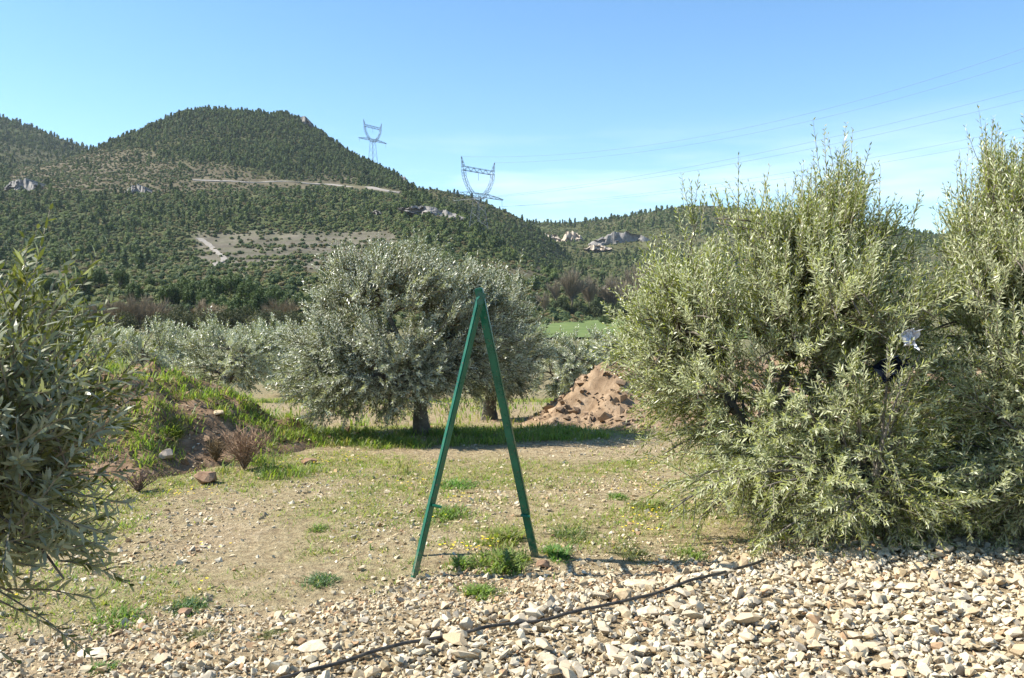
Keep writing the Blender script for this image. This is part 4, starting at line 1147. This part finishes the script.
def hit(px, py):
    """where the pixel's view ray meets the ground"""
    for r in np.arange(3.0, 20, 0.02):
        p = at(px, py, r)
        if p[2] <= gz(p[0], p[1]): return p
    return at(px, py, 15)
for i, (px, py, w, fl, el, ti, mt, lab) in enumerate(ROCKS):
    p = hit(px, py); s = w / F * p[1] / el
    V, T = rock_hull(700 + i * 3, 26, fl, el)
    o = link('rock', tri_mesh('rock', V * s, T), M[mt])
    o.location = (p[0], p[1], p[2] + s * fl * 0.22 + 0.01); o.rotation_euler = (ti, ti * 0.5 - 0.1, 0.2 * math.sin(i * 2.3))
    tag(o, lab, 'rock', 'rocks that stand out from the gravel')

# ------------------------------------------------------------------ black hose
hp = [hit(x, y + 7) for x, y in ((215, 706), (296, 677), (360, 660), (430, 641), (500, 628), (560, 618), (610, 606), (660, 593), (715, 577), (768, 560))]
hp = np.array(hp); t = np.linspace(0, len(hp) - 1, 90)
hc = np.stack([np.interp(t, np.arange(len(hp)), hp[:, k]) for k in range(3)], 1)
for k in range(2): hc[:, k] = smooth(hc[:, k], 7, 0)
hc[:, 2] = ground_z(hc[:, 0], hc[:, 1]) + 0.044 + 0.012 * vnoise(t * 1.3, t * 0)
V, T = tube(hc, 0.0085, 8)
tag(link('irrigation_hose', tri_mesh('irrigation_hose', V, T, None, True), M['hose']), 'thin black irrigation hose running diagonally across the stones', 'hose')

# ------------------------------------------------------------------ green A-frame
def box_tube(a, c, w, d, side, bev=0.006):
    """rectangular hollow-section post from a to c; side = direction of its wide face"""
    a, c = Vector(a), Vector(c); ax = (c - a).normalized(); sx = Vector(side); sx = (sx - ax * sx.dot(ax)).normalized(); sy = ax.cross(sx)
    bm = bmesh.new(); bmesh.ops.create_cube(bm, size=1)
    bmesh.ops.scale(bm, vec=(w, d, (c - a).length), verts=bm.verts)
    bmesh.ops.bevel(bm, geom=bm.edges[:], offset=bev, segments=2, affect='EDGES')
    mt = Matrix(((sx.x, sy.x, ax.x, 0), (sx.y, sy.y, ax.y, 0), (sx.z, sy.z, ax.z, 0), (0, 0, 0, 1)))
    bmesh.ops.transform(bm, matrix=Matrix.Translation((a + c) / 2) @ mt, verts=bm.verts)
    me = bpy.data.meshes.new('post'); bm.to_mesh(me); bm.free()
    return me
# an orchard tripod ladder seen edge-on: two stiles in line with the view, rungs between them, one rear leg
near_foot, far_foot, rear_foot = hit(411.5, 580), hit(418, 556), hit(537, 557)
for q_ in (near_foot, far_foot, rear_foot): q_[2] -= 0.05
near_top, far_top, rear_top = at(480.5, 297, 5.42), at(480.0, 298, 5.60), at(478.5, 288, 5.51)
root = empty('tripod_ladder', ((near_foot[0] + rear_foot[0]) / 2, (near_foot[1] + rear_foot[1]) / 2, 0))
tag(root, 'green painted metal tripod ladder seen edge-on, standing on the stony ground', 'ladder')
def fpart(nm, me, mt='green_paint', parent=None):
    o = link(nm, me, M[mt], parent or root)
    if parent is None: o.location = -root.location
    return o
def lerp(a, c, t): return a + (c - a) * t
for foot, apx, knee, sd, w_, d_, nm in ((near_foot, near_top, 0.30, (0.73, -0.68, 0), 0.031, 0.045, 'stile'), (far_foot, far_top, 0.30, (0.73, -0.68, 0), 0.031, 0.045, 'stile'), (rear_foot, rear_top, 0.205, (0.97, -0.2, 0), 0.050, 0.040, 'rear_leg')):
    k_ = lerp(foot, apx, knee)
    lg = fpart(nm, box_tube(lerp(foot, apx, knee - 0.02), apx, w_, d_, sd))
    off = np.array((-0.004, -0.004, 0))
    fpart('lower_leg', box_tube(foot, lerp(foot, apx, knee + 0.015) + off, w_ * 0.9, d_ * 0.85, sd, 0.004), parent=lg)
    if nm == 'rear_leg' or foot is near_foot:
        dx = 0.055 if foot is near_foot else 0.03
        V, T = tube([k_ + (-0.03 * (nm == 'rear_leg'), -0.02, -0.03), k_ + (dx, -0.03, -0.04)], 0.010, 8)
        fpart('locking_peg', tri_mesh('locking_peg', V, T), parent=lg)
for t_ in (0.17, 0.33, 0.49, 0.65, 0.81):
    V, T = tube([lerp(near_foot, near_top, t_), lerp(far_foot, far_top, t_)], 0.016, 8)
    fpart('rung', tri_mesh('rung', V, T, None, False))
m_ = (near_top + rear_top) / 2 + np.array((0.006, -0.02, -0.055))
V, T = tube([m_ + (0, -0.07, 0), m_ + (0.0, 0.20, 0)], 0.014, 10)
fpart('hinge_bolt', tri_mesh('hinge_bolt', V, T), 'rust')
V, T = tube([m_ + (0, -0.078, 0), m_ + (0, -0.062, 0)], 0.022, 6)
fpart('bolt_head', tri_mesh('bolt_head', V, T), 'green_paint')
fpart('hinge_plate', box_tube(m_ + (-0.02, -0.03, -0.045), m_ + (0.012, -0.03, 0.055), 0.055, 0.008, (1, 0, 0), 0.002))

# ------------------------------------------------------------------ grass, weeds, flowers, dry bushes
def blades(C, Hh, rg, lean=0.5, wid=0.10, short=False):
    """grass blades: root C (n,3), height Hh"""
    n = len(C); a = rg.random(n) * 6.283
    out = np.stack([np.cos(a), np.sin(a), np.zeros(n)], 1) * (lean * (0.3 + rg.random(n)))[:, None]
    side = np.stack([-np.sin(a), np.cos(a), np.zeros(n)], 1)
    Hh = Hh[:, None]; w = Hh * wid
    up = np.array((0, 0, 1.0))
    if short:
        V = np.stack([C - side * w * 0.6, C + side * w * 0.6, C + (up * 0.8 + out) * Hh], 1)
        return V.reshape(-1, 3), np.arange(3 * n).reshape(-1, 3)
    V = np.stack([C - side * w * 0.5, C + side * w * 0.5, C + (up * 0.6 + out * 0.4) * Hh - side * w * 0.4, C + (up * 0.6 + out * 0.4) * Hh + side * w * 0.4, C + (up * 0.85 + out * 1.0) * Hh], 1)
    tri = np.array([(0, 1, 3), (0, 3, 2), (2, 3, 4)])
    return V.reshape(-1, 3), (np.arange(n)[:, None, None] * 5 + tri).reshape(-1, 3)
GREENS = np.array([(0.19, 0.27, 0.055), (0.14, 0.21, 0.05), (0.25, 0.30, 0.07), (0.27, 0.26, 0.09), (0.36, 0.31, 0.15)])
def grass_patch(name, label, cx, cy, tuft, hgt, rg, pal, spread=0.05, lean=0.6, wid=0.10, kind='stuff', cat='grass', short=False):
    n = len(cx); q = tuft
    bx = np.repeat(cx, q) + rg.normal(size=n * q) * spread; by = np.repeat(cy, q) + rg.normal(size=n * q) * spread
    C = np.stack([bx, by, ground_z(bx, by) - 0.005], 1)
    V, T = blades(C, np.repeat(hgt, q) * (0.5 + 0.8 * rg.random(n * q)), rg, lean, wid, short)
    pc = np.repeat(rg.choice(5, n, p=pal), q)
    col = np.repeat(GREENS[pc] * (0.75 + 0.5 * rg.random((n * q, 1))), 3 if short else 5, 0)
    return tag(link(name, tri_mesh(name, V, T, col), M['grass']), label, cat, kind=kind)
rg = np.random.default_rng(600)
X_, Y_ = sample_xy(rg, 135000, -7, 6, 4.2, 13)
gm_ = grass_mask(X_, Y_)
k = (rg.random(len(X_)) < np.clip((gm_ - 0.33) * 1.3, 0.025, 0.75)) & (lm_h(X_, Y_) < 0.05) & (rm_h(X_, Y_) < 0.05) & (Y_ > gravel_edge(X_) - 0.1)
grass_patch('grass', 'thin yellowish grass growing between the pebbles', X_[k], Y_[k], 7, 0.014 + 0.034 * rg.random(k.sum()) ** 2, rg, [0.20, 0.10, 0.32, 0.24, 0.14], 0.03, 1.1, 0.2, short=True)
# lush grass along the ridge of the left mound and under the central olive
X_, Y_ = sample_xy(rg, 30000, -8, 1.2, 8.2, 12.4)
d_, h_ = seg_dist(X_, Y_, [(a, b - 0.12, c) for a, b, c in LM])
n_ = fbm(X_, Y_, 0.5, 3)
ridge = (d_ < 0.36 + 0.4 * n_) & (X_ > -7)
face_p = (lm_h(X_, Y_) > 0.06) & (n_ > 0.38) & (Y_ < 10)
under = (np.hypot((X_ + 1.6) / 1.9, (Y_ - 10.55) / 0.62) < 1 + 0.8 * n_) & (n_ > -0.22)
toe = (np.hypot((X_ + 2.9) / 1.4, (Y_ - 8.4) / 0.5) < 1 + n_) & (n_ > 0.08)
right = (np.hypot((X_ - 0.2) / 0.8, (Y_ - 10.9) / 0.5) < 1 + 0.8 * n_) & (n_ > 0.05)
k = (ridge | face_p | under | toe | right) & (rg.random(len(X_)) < 0.55)
grass_patch('grass', 'lush bright green grass along the mound ridge and under the central olive', X_[k], Y_[k], 9, 0.03 + 0.09 * rg.random(k.sum()) ** 2, rg, [0.36, 0.18, 0.30, 0.12, 0.04], 0.05, 1.0, 0.10)
# orchard floor behind: dull grass
X_, Y_ = sample_xy(rg, 9000, -16, 12, 12, 30)
k = (rm_h(X_, Y_) < 0.03) & (rg.random(len(X_)) < np.clip(0.4 + 1.3 * fbm(X_, Y_, 1.6, 3), 0.03, 1))
grass_patch('grass', 'dull grass on the orchard floor behind the central olive', X_[k], Y_[k], 7, 0.06 + 0.08 * rg.random(k.sum()), rg, [0.24, 0.18, 0.22, 0.22, 0.14], 0.1, 0.6, 0.14)
# yellow flowers
X_, Y_ = sample_xy(rg, 5200, -5, 3.5, 4.6, 9.5)
k = (fbm(X_ + 40, Y_, 0.45, 3) > 0.36) & (Y_ > gravel_edge(X_))
X_, Y_ = X_[k], Y_[k]; b_ = Bag()
hexa = np.array([(math.cos(a), math.sin(a), 0.15 * (i % 2)) for i, a in enumerate(np.linspace(0, 6.283, 8, endpoint=False))] + [(0, 0, -0.15)])
hT = np.array([(i, (i + 1) % 8, 8) for i in range(8)])
for x, y in zip(X_, Y_):
    b_.add(hexa * 0.009 + np.array((x, y, gz(x, y) + 0.02 + 0.03 * rg.random())), hT)
tag(link('flowers', b_.mesh('flowers'), M['petal']), 'tiny yellow flowers dotted over the thin grass', 'flowers', kind='stuff')

# single weed clumps
WEEDS = [(505, 541, 40, 20, 'bright grassy weed clump behind the middle of the green ladder'),
         (400 + 62, 566, 24, 16, 'weed clump under the green ladder, nearer its left leg'),
         (502, 566, 44, 24, 'largest leafy weed clump beside the rear leg of the ladder'),
         (480, 594, 36, 18, 'leafy weed clump in front of the green ladder, at the edge of the rubble'),
         (556, 556, 26, 16, 'dark weed clump touching the right foot of the green ladder'),
         (445, 516, 36, 15, 'weed clump beside the peg on the left leg of the ladder'),
         (456, 486, 30, 12, 'weed clump seen between the ladder legs, farthest back'),
         (634, 555, 34, 12, 'low dark weed clump midway between the ladder and the right olive'),
         (570, 536, 40, 12, 'flat grey-green weed patch right of the ladder'),
         (690, 556, 28, 12, 'light green weed clump at the lower left edge of the right olive'),
         (650, 508, 34, 14, 'weed clump at the left fringe of the right olive'),
         (618, 498, 18, 9, 'small round weed left of the right olive fringe'),
         (190, 607, 30, 14, 'weed clump at lower left beside the brown stone'),
         (120, 622, 46, 16, 'wide green weed patch below the left olive shoots'),
         (320, 582, 30, 12, 'grey-green weed clump left of the green ladder'),
         (270, 636, 24, 10, 'weed clump on the rubble above the white slab'),
         (200, 636, 28, 11, 'weed clump on the rubble at the lower left'),
         (318, 530, 16, 8, 'small weed tuft left of the ladder, midway to the mound'),
         (682, 585, 16, 10, 'tiny bright weed on the gravel just in front of the hose'),
         (104, 668, 26, 10, 'weed tuft at the very bottom left'),
         (213, 378, 30, 16, 'leafy green plant hanging over the ridge of the left mound'),
         (175, 434, 16, 14, 'grass tuft on the shaded face of the left mound')]
for i, (px, py, wpx, hpx, lab) in enumerate(WEEDS):
    rg = np.random.default_rng(900 + i)
    p = hit(px, py); sc = p[1] / F; wd, hg = wpx * sc * 0.85, hpx * sc * 0.66
    n = int(260 + 7 * wpx)
    a, rr = rg.random(n) * 6.283, rg.random(n) ** 0.6
    rr = rr * (0.75 + 0.9 * fbm(np.cos(a) * 2 + i, np.sin(a) * 2, 1.0, 2))
    cx, cyy = p[0] + np.cos(a) * rr * wd, p[1] + np.sin(a) * rr * wd * 1.4
    C = np.stack([cx, cyy, ground_z(cx, cyy) - 0.004], 1)
    V, T = blades(C - np.array((p[0], p[1], p[2])), hg * (0.3 + 0.7 * rg.random(n)) * (1.15 - 0.6 * rr), rg, 1.3, 0.20)
    dull = i in (7, 8, 12, 14, 15, 16)
    g0 = np.array((0.13, 0.18, 0.075)) if dull else np.array((0.16, 0.25, 0.06))
    g0 = g0 * np.array((0.85 + 0.5 * rg.random(), 1.0, 0.9 + 0.3 * rg.random()))
    col = g0 * (0.65 + 0.7 * rg.random((n, 1)))
    dry_ = rg.random(n) < 0.12; col[dry_] = (0.34, 0.29, 0.14)
    col = np.repeat(col, 5, 0)
    o = empty('weed_clump', p); tag(o, lab, 'weed', 'weed clumps on the open ground')
    link('leaves', tri_mesh('leaves', V, T, col), M['grass'], o)
    a = rg.random(10) * 6.283
    st = np.stack([np.stack([np.cos(a) * wd * t, np.sin(a) * wd * t, np.full(10, hg * 0.5 * t)], 1) for t in (0.0, 0.5, 0.9)], 1)
    V, T = twigs_mesh(st, 0.003, 0.0015)
    link('stems', tri_mesh('stems', V, T, np.tile((0.12, 0.14, 0.06), (len(V), 1))), M['dry'], o)

def dry_bush(px, py, wpx, hpx, label, seed, n=650, col=(0.33, 0.22, 0.145)):
    rg = np.random.default_rng(seed)
    p = hit(px, py); sc = p[1] / F; wd, hg = wpx * sc * 0.5, hpx * sc
    o = empty('dry_bush', p); tag(o, label, 'dry bush', 'dry brown bushes on the left mound')
    m_ = 26
    a = rg.random(m_) * 6.283; rr = 0.25 + 0.75 * rg.random(m_)
    tip = np.stack([np.cos(a) * rr * wd * 0.8, np.sin(a) * rr * wd * 0.8, hg * (0.85 - 0.4 * rr * rg.random(m_))], 1)
    st = np.stack([tip * t + np.array((0, 0, 0.1 * hg)) * t * (1 - t) * 2 for t in np.linspace(0, 1, 5)], 1)
    V, T = twigs_mesh(st, 0.006, 0.003)
    link('stems', tri_mesh('stems', V, T, np.tile(np.asarray(col) * 0.8, (len(V), 1))), M['dry'], o)
    bi = rg.integers(0, m_, n); k = rg.integers(1, 5, n)
    S = st[bi, k]; D = unit(rg.normal(size=(n, 3)) + unit(S) * 0.9 + np.array((0, 0, 0.4)))
    P_ = np.stack([S + D * t * (0.10 + 0.15 * rg.random((n, 1))) * hg * 1.2 for t in (0, 0.5, 1)], 1)
    V, T = twigs_mesh(P_, 0.0035, 0.0018)
    c = np.repeat(np.asarray(col) * (0.7 + 0.7 * rg.random((n, 1))), 9, 0)
    tag(link('twigs', tri_mesh('twigs', V, T, c), M['dry'], o), kind='stuff')
dry_bush(244, 470, 74, 44, 'dry reddish-brown bush at the foot of the left mound', 951)
dry_bush(216, 462, 30, 26, 'small dry brown weed left of the larger dry bush', 953, 260, (0.22, 0.16, 0.09))
dry_bush(138, 492, 44, 22, 'low dry twiggy weed beside the left olive shoots', 957, 260, (0.24, 0.17, 0.13))

# cloth caught in the right olive
rg = np.random.default_rng(970)
p = at(912, 339, 5.62)
u_, v_ = np.meshgrid(np.linspace(-0.5, 0.5, 9), np.linspace(-0.5, 0.5, 9), indexing='ij')
sx = np.stack([0.085 * u_ + 0.05 * fbm(u_ * 5, v_ * 5, 1, 3), 0.13 * fbm(u_ * 6 + 9, v_ * 6, 1, 3), 0.11 * v_ + 0.05 * fbm(u_ * 5, v_ * 5 + 7, 1, 3)], -1)
o = empty('cloth_bundle', p)
tag(o, 'crumpled white and dark blue cloth bundle half hidden in the right olive', 'cloth')
link('white_cloth', tri_mesh('white_cloth', sx.reshape(-1, 3), grid_faces(9, 9)), M['white_scrap'], o)
sx2 = sx * np.array((1.7, 1.4, 1.6)) + np.array((-0.085, 0.05, -0.215))
link('dark_cloth', tri_mesh('dark_cloth', sx2.reshape(-1, 3), grid_faces(9, 9)), M['navy_cloth'], o)

# ------------------------------------------------------------------ thin air haze round the whole valley
bm = bmesh.new(); bmesh.ops.create_cube(bm, size=1)
bmesh.ops.scale(bm, vec=(5200, 4000, 400), verts=bm.verts)
bmesh.ops.translate(bm, vec=(0, 200, 400 / 2 - 60), verts=bm.verts)
me = bpy.data.meshes.new('haze'); bm.to_mesh(me); bm.free()
m = bpy.data.materials.new('haze'); m.use_nodes = True; nt = m.node_tree; nt.nodes.clear()
ho = nt.nodes.new('ShaderNodeOutputMaterial'); hv = nt.nodes.new('ShaderNodeVolumePrincipled')
hv.inputs['Color'].default_value = (0.80, 0.90, 1.0, 1); hv.inputs['Density'].default_value = 0.00006; hv.inputs['Anisotropy'].default_value = 0.2
nt.links.new(hv.outputs[0], ho.inputs['Volume'])
tag(link('haze', me, m), kind='stuff')
